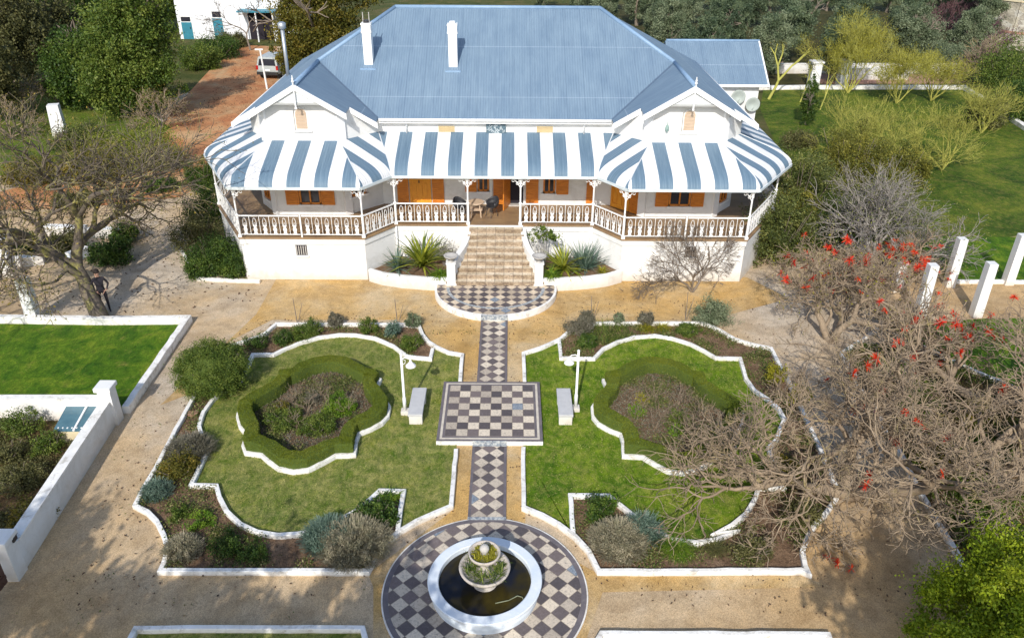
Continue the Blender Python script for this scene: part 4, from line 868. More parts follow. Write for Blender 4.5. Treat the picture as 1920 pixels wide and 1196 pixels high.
# ------------------------------------------------------------------ benches, lamps
for (x, y), lab in (((-2.18, 20.2), 'grey stone bench left of the chessboard, beside a white lamp post'), ((2.36, 20.2), 'grey stone bench right of the chessboard, beside a white lamp post')):
    r = thing('stone_bench', (x, y, 0), lab, 'bench', 'stone benches either side of the chessboard')
    b = MB(); b.box((-.22, -.72, .36), (.22, .72, .45)); b.build('seat', plain('bench_slab', (.52, .52, .52), (.44, .44, .44), 5, .8, .3, 40) if 'bench_slab' not in MATS else MATS['bench_slab'], r, bevel=.01)
    for yy in (-.55, .5):
        b = MB(); b.box((-.2, yy-.1, 0), (.2, yy+.1, .36)); b.build('leg', WALLM, r, bevel=.01)
for bx, by, s, lab in ((-2.57, 20.12, 1, 'white lamp post left of the chessboard, its shade hanging to the right'), (2.72, 20.33, -1, 'white lamp post right of the chessboard, its shade hanging to the left')):
    r = thing('lamp_post', (bx, by, 0), lab, 'lamp', 'white lamp posts on the lawns')
    b = MB(); b.box((-.12, -.12, 0), (.12, .12, .16)); b.build('base', WALLM, r, bevel=.01)
    b = MB(); b.tube([(0, 0, .16), (0, 0, .6), (0, 0, .65), (0, 0, 2.17)], [.055, .055, .04, .036], 10); b.lathe((0, 0, 2.17), [(.036, 0), (.05, .03), (0, .07)], 10); b.build('pole', TRIM, r, smooth=True)
    b = MB(); b.tube([(0, 0, 1.98), (s*.08, 0, 2.05), (s*.2, 0, 2.04), (s*.27, 0, 1.97)], .015, 6); b.tube([(0, 0, 1.8), (s*.1, 0, 1.86), (s*.12, 0, 1.95), (s*.06, 0, 1.99)], .01, 5); b.build('arm', TRIM, r)
    b = MB(); b.lathe((s*.27, 0, 1.76), [(.155, 0), (.15, .03), (.09, .09), (.04, .16), (.03, .22)], 16); b.build('lamp_shade', TRIM, r, smooth=True)
    b = MB(); b.lathe((s*.27, 0, 1.71), [(0, 0), (.06, .03), (.07, .07), (.04, .1)], 12); b.build('bulb', plain('frosted_glass', (.8, .8, .78), rough=.3) if 'frosted_glass' not in MATS else MATS['frosted_glass'], r, smooth=True)
# ------------------------------------------------------------------ hedges
hz4 = [(760, 450), (830, 445), (900, 400), (1000, 365), (1130, 345), (1230, 360), (1330, 410), (1380, 440), (1455, 460), (1420, 520), (1480, 590), (1520, 660), (1510, 740), (1470, 800), (1400, 850), (1310, 890), (1290, 940), (1280, 1035), (1150, 1040), (1070, 1085), (960, 1140), (860, 1150), (760, 1130), (690, 1080), (640, 1035), (530, 1020), (515, 980), (540, 900), (490, 830), (470, 750), (480, 680), (540, 620), (640, 570), (710, 530), (740, 500)]
def hz(v): return .52 if v < 620 else (.52-(v-620)/250*.32 if v < 870 else .2)
hed = [Vector(at(320+x/3.7375, 570+y/3.7375, hz(y))[:2]) for x, y in hz4]
def resamp(P, step=.16):
    Q = []
    for a, b in zip(P, P[1:]+P[:1]):
        n = max(1, round((b-a).length/step)); Q += [a.lerp(b, i/n) for i in range(n)]
    return Q
def smooth_closed(P, it=2):
    for _ in range(it): P = [(P[i-1]+P[i]*2+P[(i+1) % len(P)])/4 for i in range(len(P))]
    return P
def inset(P, d):
    n = len(P); ar = sum(P[i-1].cross(P[i]) if False else P[i-1].x*P[i].y-P[i].x*P[i-1].y for i in range(n)); sg = 1 if ar > 0 else -1; R_ = []
    for i in range(n):
        t = (P[(i+1) % n]-P[i-1]).normalized(); R_.append(P[i]+Vector((-t.y, t.x))*d*sg)
    return R_
hedR = resamp(hed); inn = smooth_closed(inset(smooth_closed(hedR, 3), .40), 1)
def make_hedge(P, I, label, blabel, seed, klabel):
    c_ = sum(P, Vector((0, 0)))/len(P); rng = RG(seed); n = len(P)
    r = root('box_hedge', (c_.x, c_.y, 0), label, 'hedge', 'clipped hedges in the garden quarters')
    H = .48; b = MB(); vs = []
    for p, q in zip(P, I):
        h1 = H+rng.normal()*.018; vs += [(p.x, p.y, .03), (p.x, p.y, H*.6), (p.x, p.y, h1-.03), (p.lerp(q, .06).x, p.lerp(q, .06).y, h1), (p.lerp(q, .5).x, p.lerp(q, .5).y, h1+.01), (p.lerp(q, .94).x, p.lerp(q, .94).y, h1), (q.x, q.y, h1-.03), (q.x, q.y, .03)]
    b.add(vs, [(i*8+k, i*8+k+1, ((i+1) % n)*8+k+1, ((i+1) % n)*8+k) for i in range(n) for k in range(7)]); b.build('hedge_body', DGREEN, r)
    V = np.array(vs).reshape(n, 8, 3)-np.array([c_.x, c_.y, 0]); m_ = 80000; i = rng.integers(0, n, m_); k = rng.choice(7, m_, p=[.1, .12, .05, .28, .28, .05, .12]); s = rng.random((m_, 1)); t = rng.random((m_, 1)); j = (i+1) % n
    Pn = (V[i, k]*(1-s)+V[j, k]*s)*(1-t)+(V[i, k+1]*(1-s)+V[j, k+1]*s)*t + rng.normal(size=(m_, 3))*.006
    Vq, Fq = leafquads(Pn, .026, rng, .8); tv = np.clip(.5+.28*np.sin(Pn[:, 0]*2.1+1)*np.cos(Pn[:, 1]*2.7)+.3*(rng.random(m_)-.5), 0, 1)
    arr_mesh('hedge_leaves', Vq, Fq, LG_HEDGE, tv, r)
    kp = inset(P, -.03); kerb('hedge_kerb', [(p.x, p.y) for p in kp]+[(kp[0].x, kp[0].y)], klabel, w_=.11, h=.17, closed=True, cat='garden edging')
    ip = [(p.x, p.y) for p in inset(I, -.1)]; sheet('hedge_bed_soil', ip, .05, SOIL)
make_hedge(hedR, inn, 'scalloped clipped hedge ring on the left lawn, sunlit', '', 1, 'scalloped white kerb round the foot of the left hedge ring')
hr_ = [Vector(mir((p.x, p.y))) for p in hedR][::-1]; ir_ = [Vector(mir((p.x, p.y))) for p in inn][::-1]
make_hedge(hr_, ir_, 'scalloped clipped hedge ring on the right lawn, partly under bare branches', '', 2, 'scalloped white kerb round the foot of the right hedge ring')
# ------------------------------------------------------------------ plants
def bush(u, v, zc, rx, rz, mat, label, seed, n=9000, size=.06, cat='shrub', clumps=120, group=None, name='shrub', blobs=None, ry=None, wood=True, sig=.16, shell=.6, aspect=.55, bark=None, pos=None, core=False):
    p = pos or at(u, v, zc); rng = RG(seed); ry = ry or rx
    r = thing(name, (p[0], p[1], 0), label, cat, group)
    bl = blobs or [(0, 0, zc, rx, ry, rz), (rx*.35, ry*.2, zc*.8, rx*.7, ry*.7, rz*.8), (-rx*.3, -ry*.25, zc*.85, rx*.7, ry*.7, rz*.75)]
    P, t = cloud(bl, n, clumps, rng, shell, sig); V, F_ = leafquads(P, size, rng, aspect, .3)
    arr_mesh('foliage', V, F_, mat, t, r)
    if core:
        b = MB(); x_, y_, z_, a_, c_, d_ = bl[0]; b.lathe((x_, y_, z_), [(math.cos(t_)*.84, math.sin(t_)*d_*.84) for t_ in [-1.57+.196*k_ for k_ in range(17)]], 20); b.v = [(x_+(p_[0]-x_)*a_, y_+(p_[1]-y_)*c_, max(.02, p_[2])) for p_ in b.v]; b.build('inner_twigs', DGREEN, r)
    if wood:
        T = Tubes()
        for k in range(14):
            a = rng.random()*6.28; e = .3+rng.random()*.7; q = np.array([rx*e*math.cos(a), ry*e*math.sin(a), zc+rz*(.2+.6*rng.random())]); mid = q*.5+np.array([0, 0, -zc*.15]); T.add(np.array([[0, 0, 0.], mid, q]), np.array([.02, .014, .006])*max(1, rx), 4)
        V, F_ = T.arrays(); arr_mesh('stems', V, F_, bark or BARK, None, r)
    return r
def tuft(u, v, label, n, L, wd, mat, seed, z=0, droop=1.0, el=(.4, 1.5), cat='plant', name='tuft_plant', r0=.05, group=None, pos=None, nseg=4):
    p = pos or at(u, v, z); rng = RG(seed); az = rng.random(n)*2*np.pi; rr = r0*rng.random(n)**.5
    a2 = rng.random(n)*6.28; base = np.stack([rr*np.cos(a2), rr*np.sin(a2), 0*az], 1)
    V, F_, ns = blades(base, az, el[0]+(el[1]-el[0])*rng.random(n), L*(.7+.4*rng.random(n)), wd*(.8+.4*rng.random(n)), droop*(.4+.8*rng.random(n)), rng, nseg)
    V[:, 2] = np.maximum(V[:, 2], .02)
    return tag(arr_mesh(name, V, F_, mat, np.repeat(rng.random(n), ns), loc=p), label, cat, group)
def brush(u, v, zc, rx, h, mat, label, seed, n=1600, ry=None, wd=.012, name='lavender_bush', cat='shrub', leaves=True):
    p = at(u, v, zc); rng = RG(seed); ry = ry or rx; r = thing(name, (p[0], p[1], 0), label, cat)
    az = rng.random(n)*2*np.pi; q = rng.random(n)**.5; base = np.stack([rx*.8*q*np.cos(az), ry*.8*q*np.sin(az), 0*az], 1)
    el = 1.45-.6*q*(.7+.5*rng.random(n)); L = h*(1.0-.5*q)*(.75+.45*rng.random(n)); V, F_, ns = blades(base, az+rng.normal(size=n)*.5, el, L*1.25, np.full(n, wd*1.3), .5*rng.random(n), rng, 3, .6)
    arr_mesh('stems', V, F_, mat, np.repeat(.3+.7*rng.random(n), ns), r)
    P, t = cloud([(0, 0, h*.42, rx*.95, ry*.95, h*.52)], n*11, 260, rng, .3, .09); V, F_ = leafquads(P, .05, rng, .3, 1.2); arr_mesh('foliage', V, F_, mat, .15+.85*t, r)
    return r
# planter plants
tuft(0, 0, 'big yellow-green cycad in planter left of the steps', 110, 1.5, .15, LG_CYCAD, 11, pos=(-2.95, 29.6, .5), droop=.55, el=(.55, 1.5), name='cycad', cat='cycad')
tuft(0, 0, 'blue-grey agave beside the cycad in left planter', 90, .95, .09, LG_BLUE, 12, pos=(-3.95, 29.55, .45), droop=.3, el=(.2, 1.4), name='agave', cat='agave')
tuft(0, 0, 'bright green strappy agapanthus at left stair pillar', 160, .6, .045, LG_BRIGHT, 13, pos=(-2.15, 28.85, .5), droop=1.5, el=(.5, 1.45), name='agapanthus', cat='agapanthus', r0=.12)
tuft(0, 0, 'bright green strappy agapanthus at right stair pillar', 160, .6, .045, LG_BRIGHT, 14, pos=(2.32, 28.85, .5), droop=1.5, el=(.5, 1.45), name='agapanthus', cat='agapanthus', r0=.12)
tuft(0, 0, 'green cycad in planter right of the steps', 90, 1.2, .12, LG_CYCAD, 15, pos=(2.85, 29.5, .45), droop=.6, el=(.4, 1.5), name='cycad', cat='cycad')
tuft(0, 0, 'large grey-green yucca in the right planter against villa plinth', 230, 1.15, .055, LG_BLUE, 16, pos=(3.75, 29.75, .45), droop=.3, el=(.25, 1.5), name='yucca', cat='yucca', r0=.25)
tuft(0, 0, 'small yellow aloe at the right end of the right planter', 50, .38, .06, LG_YELLOW, 17, pos=(4.45, 29.3, .45), droop=.5, el=(.3, 1.3), name='aloe', cat='aloe')
bush(0, 0, 1.9, .62, .4, LG_MID, 'leafy frangipani shrub rising beside right cheek wall of steps', 18, 700, .11, blobs=[(0, 0, 1.95, .55, .4, .3), (.35, .1, 1.75, .4, .35, .3), (-.3, 0, 1.85, .3, .3, .2)], pos=(2.0, 29.9, 0), clumps=26, aspect=.5, bark=STONE)
bush(0, 0, 1.3, .35, .4, LG_GREY, 'thin pale twiggy shrub beside left cheek wall of steps', 19, 350, .06, pos=(-1.95, 29.9, 0), clumps=20, bark=SILVER)
for i, (x, y) in enumerate([(-3.3, 29.0), (-2.6, 29.0), (-4.3, 29.3), (3.2, 29.1), (4.1, 29.25), (2.8, 28.95)]): pass
# dark shrubbery at the villa's left corner
for i, (u, v, zc, rx, rz, lab) in enumerate([(378, 330, .9, .8, 1.0, 'dark upright shrub behind left end of the veranda'), (385, 395, 1.1, 1.0, 1.1, 'dark green shrub by left veranda railing'), (368, 440, .9, 1.0, .9, 'dry tangled shrub left of the villa corner'), (400, 475, .9, 1.1, .9, 'dark shrub below the left veranda corner'), (440, 492, .6, .75, .6, 'glossy low shrub touching the white plinth at left'), (385, 495, .5, .8, .5, 'low green shrub inside the left shrubbery kerb')]):
    bush(u, v, zc, rx, rz, LG_DARK if i != 2 else LG_DRAB, lab, 30+i, 13000, .07, clumps=150, group='shrubs at left corner of the villa')
# round bush on the left
bush(398, 690, .85, 1.08, .82, LG_MID, 'large rounded green bush at left corner of the garden quarter', 41, 60000, .05, cat='bush', name='round_bush', clumps=700, blobs=[(0, 0, .8, 1.08, 1.0, .82)], shell=.14, sig=.08, aspect=.4, core=True)
# left quarter plants
brush(615, 1000, .3, .6, .55, LG_BLUE, 'left, greener half of the big lavender clump left of fountain', 51, 1500)
brush(665, 1010, .35, .85, .62, LG_LAV, 'big dry grey lavender bush left of the fountain', 52, 2600)
bush(700, 965, .3, .6, .3, LG_DARK, 'dark green low shrub behind the big dry lavender', 53, 5000, .07, clumps=60)
tuft(727, 935, 'bright green grassy tuft in the corner behind left lavender', 260, .4, .03, LG_BRIGHT, 54, droop=1.2, r0=.25)
brush(355, 835, .35, .6, .55, LG_GREY, 'silvery dry bush on the left border beside the curved lawn kerb', 55, 1400)
bush(330, 878, .3, .55, .35, LG_BRONZE, 'yellow-flowered low bush in the left border', 56, 5000, .05, clumps=80)
brush(292, 915, .25, .35, .4, LG_BLUE, 'grey-green lavender at the left border corner', 57, 700)
brush(340, 1025, .25, .42, .42, LG_LAV, 'small grey lavender in the front left bed', 58, 800)
bush(378, 975, .15, .35, .2, LG_BRIGHT, 'small bright green plant in the front left bed', 59, 1500, .05, clumps=30, wood=False)
bush(335, 962, .15, .3, .2, LG_MID, 'small green plant near the curved outer kerb', 60, 1400, .05, clumps=30, wood=False)
bush(425, 1020, .2, .45, .25, LG_DARK, 'dark green low plant in the front left bed', 61, 2500, .05, clumps=40, wood=False)
bush(470, 1035, .15, .4, .2, LG_DARK, 'dark spreading plant near middle of the front left kerb', 62, 2000, .05, clumps=40, wood=False)
bush(480, 640, .2, .45, .25, LG_DARK, 'dark green plant right of the round bush', 63, 2500, .05, clumps=40)
for i, (u, v, r_x, mt, lab) in enumerate([(530, 632, .3, LG_DARK, 'green clump at the left end of top left bed'), (575, 617, .55, LG_MID, 'spreading green plants in the top left bed'), (628, 600, .26, LG_GREY, 'small round standard rose on the far kerb, left quarter'), (735, 617, .28, LG_BLUE, 'blue-green clump near the right end of top left bed'), (775, 602, .28, LG_OLIVE, 'small grey-green standard rose by the far right corner of left quarter'), (770, 640, .4, LG_MID, 'green plants in the corner bed behind left lamp post'), (690, 612, .35, LG_MID, 'low green plants in the middle of top left bed')]):
    bush(u, v, .3, r_x, .28, mt, lab, 70+i, int(6000*r_x*2), .05, clumps=50)
# right quarter plants
for i, (u, v, zc, r_x, rz, mt, lab) in enumerate([(1085, 612, .3, .5, .32, LG_GREY, 'grey shrub on the slanted corner of top right bed'), (1100, 598, .4, .3, .3, LG_GREY, 'taller grey shrub behind the slanted corner of top right bed'), (1160, 595, .35, .2, .2, LG_OLIVE, 'small round standard rose on the far kerb, right quarter'), (1212, 595, .35, .32, .22, LG_GREY, 'wider grey shrub on the far kerb of right quarter'), (1100, 640, .2, .4, .25, LG_DARK, 'dark plant in the corner bed behind right lamp post'), (1335, 585, .4, .75, .5, LG_OLIVE, 'broad dark grey-green shrub at far right corner of right quarter'), (1290, 617, .2, .45, .2, LG_MID, 'green groundcover plant at right end of top right bed')]):
    bush(u, v, zc, r_x, rz, mt, lab, 80+i, int(7000*r_x*2), .05, clumps=60)
tuft(1140, 628, 'wide clump of upright green bulbs in the top right bed', 900, .35, .02, LG_MID, 90, droop=.6, el=(.8, 1.5), r0=.85)
tuft(1212, 617, 'yellow-green grassy tuft in the top right bed', 320, .4, .02, LG_YELLOW, 91, droop=1.0, r0=.25)
tuft(1242, 618, 'bright yellow grassy tuft right of the yellow-green one', 260, .36, .02, LG_YELLOW, 92, droop=1.0, r0=.2)
brush(1160, 1008, .3, .68, .55, LG_LAV, 'dry grey lavender bush right of the fountain', 93, 1800)
brush(1205, 985, .35, .4, .55, LG_BLUE, 'blue-green rosemary at right side of right lavender bush', 94, 700)
bush(1120, 955, .25, .4, .25, LG_DARK, 'dark green low shrub in the corner behind right lavender', 95, 3500, .06, clumps=50)
bush(1142, 942, .2, .3, .2, LG_BRIGHT, 'bright green plant by the kerb corner behind right lavender', 96, 1800, .05, clumps=30)
tuft(1270, 1030, 'fountain-shaped green grass tussock on the front right kerb', 900, .55, .016, LG_BRIGHT, 97, droop=1.5, el=(.4, 1.5), r0=.15)
tuft(1338, 1028, 'smaller grass tussock right of the big one on front right kerb', 500, .42, .016, LG_DRAB, 98, droop=1.4, el=(.4, 1.5), r0=.15)
bush(1410, 1030, .2, .6, .3, LG_DRAB, 'dark low shrub under coral tree in the front right bed', 99, 5000, .05, clumps=60)
# inside hedge rings
hc = sum(inn, Vector((0, 0)))/len(inn)
def hb(dx, dy, r_x, mt, lab, seed, n=3500, mirr=False, zc=.22):
    x, y = hc.x+dx, hc.y+dy
    if mirr: x = 2*AX-hc.x+dx
    bush(0, 0, zc, r_x, zc, mt, lab, seed, n, .05, clumps=50, pos=(x, y, 0))
hb(.75, .25, .55, LG_BRIGHT, 'lush green clump in right half of the left hedge ring', 101, 7000); hb(-.75, -.5, .6, LG_MID, 'green patch at lower left inside the left hedge ring', 102, 5000); hb(.25, -.85, .55, LG_MID, 'green patch with yellow flowers at the front inside left hedge ring', 103, 5500); hb(-.2, .6, .3, LG_GREY, 'dry grey rose bush at the back inside left hedge ring', 104, 800); hb(-1.1, .1, .25, LG_BRONZE, 'small yellowish plant at left inside the left hedge ring', 105, 900)
hb(-.7, .6, .25, LG_YELLOW, 'yellow-green sprig at upper left inside right hedge ring', 106, 500, True); hb(.3, -.3, .4, LG_MID, 'green plant in the middle of right hedge ring', 107, 1500, True); hb(-.9, .0, .25, LG_BRIGHT, 'small green plant at left inside the right hedge ring', 108, 600, True); hb(.1, -1.0, .3, LG_BRIGHT, 'small green plant at the front inside right hedge ring', 109, 600, True)
# thin rose stems in the ring beds
def twigs(pos, label, seed, h=.5, mat=BARK2, n=6, name='bare_rose', cat='rose bush', spread=.8, group=None, depth=3):
    rng = RG(seed); T = Tubes(); Vs = []; Fs = []; o = 0
    for k in range(n):
        a = rng.random()*6.28; V, F_, tp, mn = grow(rng, (0, 0, 0), (math.cos(a)*spread, math.sin(a)*spread, 1), h*.5, .012*max(1, h), depth, (1, 2), .2, .08, .5, .72, .65, side=.25, nseg=3, minr=.004)
        Vs.append(V); Fs.append(F_+o); o += len(V)
    return tag(arr_mesh(name, np.concatenate(Vs), np.concatenate(Fs), mat, loc=pos), label, cat, group)
for i, (dx, dy, lab) in enumerate([(-.9, .5, 'bare rose bush at upper left of left hedge ring'), (0, .85, 'bare rose bush at the back of left hedge ring'), (.45, .1, 'bare rose bush right of centre in left hedge ring'), (-.25, .05, 'bare rose bush in the centre of left hedge ring'), (-.4, -.7, 'bare rose bush at the front left of left hedge ring'), (1.0, .1, 'bare rose bush at far right in left hedge ring')]): twigs((hc.x+dx, hc.y+dy, .05), lab, 120+i, .55)
for i, (dx, dy, lab) in enumerate([(-.9, .3, 'bare rose bush at left of right hedge ring'), (-.3, .8, 'bare rose bush at the back of right hedge ring'), (.5, .5, 'bare rose bush at upper right of right hedge ring'), (-.2, -.1, 'bare rose bush in the centre of right hedge ring'), (.5, -.8, 'bare rose bush at the front right of right hedge ring'), (-.4, -.7, 'bare rose bush at the front left of right hedge ring'), (1.0, -.1, 'bare rose bush at far right in right hedge ring')]): twigs((2*AX-hc.x+dx, hc.y+dy, .05), lab, 130+i, .6, n=8)
for i, (u, v, h, lab) in enumerate([(557, 604, 1.0, 'thin dark stake with a leaning shoot on far kerb, left quarter'), (745, 606, 1.0, 'thin dark bare sapling near far right corner of left quarter'), (1108, 604, 1.1, 'thin dark bare sapling by slanted corner of right quarter'), (1285, 600, 1.2, 'thin brown bare sapling on far kerb of right quarter')]):
    p = at(u, v, 0); b = MB(); b.tube([p, (p[0]-.03, p[1], h)], [.02, .012], 5); b.tube([(p[0]+.05, p[1], 0), (p[0]+.25, p[1]+.1, h*.75)], [.016, .008], 5); b.v = [(x-p[0], y-p[1], z) for x, y, z in b.v]
    o = b.build('garden_stake', BARK, None); o.location = p; tag(o, lab, 'sapling', 'thin saplings on the far kerbs')
# ------------------------------------------------------------------ trees
def leafy(name, u, v, label, cat, seed, blobs, n, size, mat, clumps=400, group=None, H=3, tr=.2, bark=None, pos=None, shell=.5, sig=.095, aspect=.55):
    p = pos or at(u, v, 0); rng = RG(seed); r = thing(name, (p[0], p[1], 0), label, cat, group)
    P, t = cloud(blobs, n, clumps, rng, shell, sig); V, F_ = leafquads(P, size, rng, aspect, .2); arr_mesh('crown', V, F_, mat, t, r)
    V, F_, tp, mn = grow(rng, (0, 0, 0), (rng.normal()*.08, rng.normal()*.08, 1), min(H, 7.4)*(.45 if H < 7 else .36), tr, 4, (2, 3), .12, .05, .55, .72, .65, nseg=4, minr=.02); arr_mesh('trunk', V, F_, bark or BARK, None, r)
    return r
# evergreen broadleaf at upper left
leafy('evergreen_tree', 268, 218, 'large dark green bushy evergreen tree beside the red driveway', 'tree', 201, [(0, 0, 4.6, 2.9, 2.6, 3.4), (-1.0, -.5, 2.6, 2.6, 2.2, 2.2), (1.0, .2, 6.6, 1.9, 1.9, 2.0), (1.3, -.6, 2.6, 2.0, 1.8, 2.0)], 60000, .17, LG_MID, 650, H=6)
leafy('evergreen_tree', 170, 205, 'lower dark green evergreen tree, left neighbour of the big one', 'tree', 202, [(0, 0, 3.0, 2.3, 2.2, 2.4), (-.8, 0, 1.8, 1.8, 1.8, 1.6)], 30000, .17, LG_DARK, 350, H=4)
for i, (u, v, s, mt, lab) in enumerate([(30, 175, 1.2, LG_DRAB, 'tall olive-green tree in the top left corner'), (95, 150, 1.1, LG_DRAB, 'second drab green tree from the top left corner'), (-40, 230, 1.0, LG_DRAB, 'drab green tree cut by left picture edge'), (170, 95, 1.15, LG_DARK, 'dark shaded tree behind the evergreens at upper left'), (120, 60, 1.2, LG_DARK, 'dark tree at the top edge, left of the cottage'), (300, 60, 1.0, LG_MID, 'green tree standing against left end of the white cottage'), (225, 70, 1.2, LG_DARK, 'dark tree between the evergreens and top edge')]):
    leafy('tree', u, v, lab, 'tree', 210+i, [(0, 0, 4.4*s, 2.8*s, 2.6*s, 3.4*s), (1.2*s, .3, 3*s, 2*s, 2*s, 2.2*s), (-1.3*s, -.4, 3.4*s, 2*s, 2*s, 2.4*s)], 26000, .2, mt, 300, 'trees at upper left', H=5)
leafy('bronze_tree', 598, 165, 'tall bronze-green tree with reddish leaves behind left end of roof', 'tree', 221, [(0, 0, 5.2, 2.8, 2.6, 3.8), (1.8, .5, 6.8, 2.4, 2.2, 2.6), (-1.2, -.3, 3.6, 1.9, 1.9, 2.6), (3.6, 1, 7.6, 2.2, 2, 2.0), (1.8, 0, 4, 2, 2, 2)], 52000, .18, LG_BRONZE, 520, H=6, tr=.24)
# olive grove behind
og = 0; rows = [(67, 16.5, 5.6, 3, 'front'), (74, 13.5, 5.6, 6, 'second'), (83, 10.5, 6.0, 7, 'third'), (93, 8.0, 6.2, 8, 'fourth'), (104, 5.0, 7.0, 8, 'rearmost')]
ordw = ['leftmost', 'second from left', 'third from left', 'fourth from left', 'fifth from left', 'sixth from left', 'seventh from left', 'eighth from left', 'rightmost']
proto = []
for j, s in enumerate((1.0, 1.08, .94)):
    rng = RG(300+j); V = None
    proto.append((s, 300+j))
PR = {}
for yy, xs, st, n, rl in rows:
    for k in range(n):
        rr = random.Random(int(yy)*31+k); j = rr.randrange(3); x = xs+k*st+rr.uniform(-.7, .7); y = yy+rr.uniform(-1.2, 1.2)
        lab = 'grey-green olive tree, %s in the %s row of the grove behind the lawn' % (ordw[k] if k < n-1 else 'rightmost', rl)
        if j not in PR:
            PR[j] = leafy('olive_tree', 0, 0, lab, 'olive tree', 300+j, [(0, 0, 3.0, 1.9, 1.8, 2.1), (.9, .4, 3.9, 1.2, 1.2, 1.3), (-.9, -.3, 2.6, 1.4, 1.4, 1.5), (0, -.2, 1.5, 1.3, 1.3, 1.1)], 24000, .16, (LG_OLIVE, LG_OLIVE2, LG_OLIVE)[j], (70, 90, 55)[j], 'olive trees behind the lawn', H=3.4, pos=(x, y, 0), aspect=.4)
        else:
            o = copy_tree(PR[j]); o.location = (x, y, 0); o['label'] = lab; o.rotation_euler = (0, 0, rr.uniform(0, 6.28)); s = rr.uniform(.88, 1.12); o.scale = (s, s, s*rr.uniform(.95, 1.1))
sheet('grove_floor', [(8, 62), (45, 62), (60, 110), (5, 110)], .012, soil('grove_soil', (.03, .035, .012), (.06, .06, .02), (.1, .08, .04), .6))
# bare / twiggy trees
def bare(name, pos, label, cat, seed, H, R, depth, mat, d0=(0, 0, 1), n0=1, leaves=None, group=None, maxn=9000, **k):
    rng = RG(seed); r = thing(name, pos, label, cat, group); Vs = []; Fs = []; o = 0; tips = []; mns = []
    for i in range(n0):
        a = 6.283*i/n0+rng.random(); dd = np.array(d0, float) + (np.array([math.cos(a), math.sin(a), 0])*k.get('spread', .5) if n0 > 1 else 0)
        kk = {x: y for x, y in k.items() if x != 'spread'}
        V, F_, tp, mn = grow(rng, (0, 0, 0), dd, H, R, depth, maxn=maxn//n0, **kk); Vs.append(V); Fs.append(F_+o); o += len(V); tips.append(tp); mns.append(mn)
    br = arr_mesh('branches', np.concatenate(Vs), np.concatenate(Fs), mat, None, r); tips = np.concatenate(tips)
    if leaves:
        m_, n, size, sg = leaves; i = rng.integers(0, len(tips), n); P = tips[i]+rng.normal(size=(n, 3))*sg; V, F_ = leafquads(P, size, rng, .45); arr_mesh('leaves', V, F_, m_, rng.random(n), r)
    return r, tips
# big bare tree at left
bare('bare_tree', at(190, 602, 0), 'large bare tree with lichened leaning trunk on the left lawn edge', 'tree', 401, 2.2, .34, 7, BARK3, d0=(-.34, .2, 1), leaves=(LG_BRONZE, 5000, .09, .16), split=(2, 3), wob=.17, up=.02, ang=.62, lr=.8, rr=.62, side=.22, minr=.009, flat=.8, maxn=9500, kthin=4)
# small bare tree in front of the villa
bare('bare_tree', at(1298, 548, 0), 'small bare tree standing in front of right end of villa', 'tree', 405, .82, .055, 6, BARK, n0=3, split=(2, 3), wob=.12, up=.02, ang=.5, lr=.78, rr=.66, side=.16, minr=.008, spread=.75, maxn=3000)
# coral trees
def blossoms(r, tips, n, seed, lim=None):
    rng = RG(seed); T = tips if lim is None else np.array([t for t in tips if lim(t)])
    me = None
    idx = rng.choice(len(T), min(n, len(T)), replace=False)
    for i in idx:
        if me is None:
            q = 26; az = rng.random(q)*6.28; V, F_, ns = blades(np.zeros((q, 3)), az, rng.random(q)*2.2-.5, np.full(q, .16), np.full(q, .04), np.full(q, .4), rng, 2); o = arr_mesh('blossom', V, F_, BLOSSOM, np.repeat(rng.random(q), ns), r); me = o.data
        else: o = link('blossom', me, r)
        o.location = tuple(T[i]); s = .7+.7*rng.random(); o.scale = (s, s, s); o.rotation_euler = (rng.random(), rng.random(), rng.random()*6)
kw = dict(split=(2, 3), wob=.24, up=.02, ang=.62, lr=.8, rr=.6, side=.24, minr=.0095, flat=.8, kthin=4)
r, tp = bare('coral_tree', at(1590, 930, 0), 'big bare coral tree leaning over the right garden quarter, nearest the camera', 'coral tree', 411, 1.45, .2, 7, BARK2, n0=4, d0=(.3, .1, 1), spread=.9, group='coral trees with red blossom', maxn=10500, **kw); blossoms(r, tp, 26, 1, lambda t: t[0] > -1.5)
r, tp = bare('coral_tree', at(1560, 640, 0), 'bare coral tree behind the right garden quarter, in front of the green shrubbery', 'coral tree', 412, 1.2, .16, 7, BARK2, n0=3, spread=.8, group='coral trees with red blossom', maxn=6500, leaves=(LG_YELLOW, 1500, .07, .12), **kw); blossoms(r, tp, 40, 2, lambda t: t[2] > 1.6)
r, tp = bare('coral_tree', at(1850, 770, 0), 'bare coral tree at right picture edge near the white columns', 'coral tree', 413, 1.3, .2, 6, BARK2, n0=3, spread=.8, group='coral trees with red blossom', maxn=4500, **kw); blossoms(r, tp, 42, 3)
r, tp = bare('coral_tree', at(1870, 900, 0), 'bare coral tree at right picture edge above the lime conifer', 'coral tree', 415, 1.2, .18, 6, BARK2, n0=3, spread=.8, group='coral trees with red blossom', maxn=3500, **kw); blossoms(r, tp, 8, 5)
r, tp = bare('coral_tree', at(1690, 545, 0), 'low bare coral tree with most blossom, beside the white columns', 'coral tree', 414, .75, .14, 5, BARK2, n0=3, spread=.8, group='coral trees with red blossom', maxn=1500, **kw); blossoms(r, tp, 60, 4)
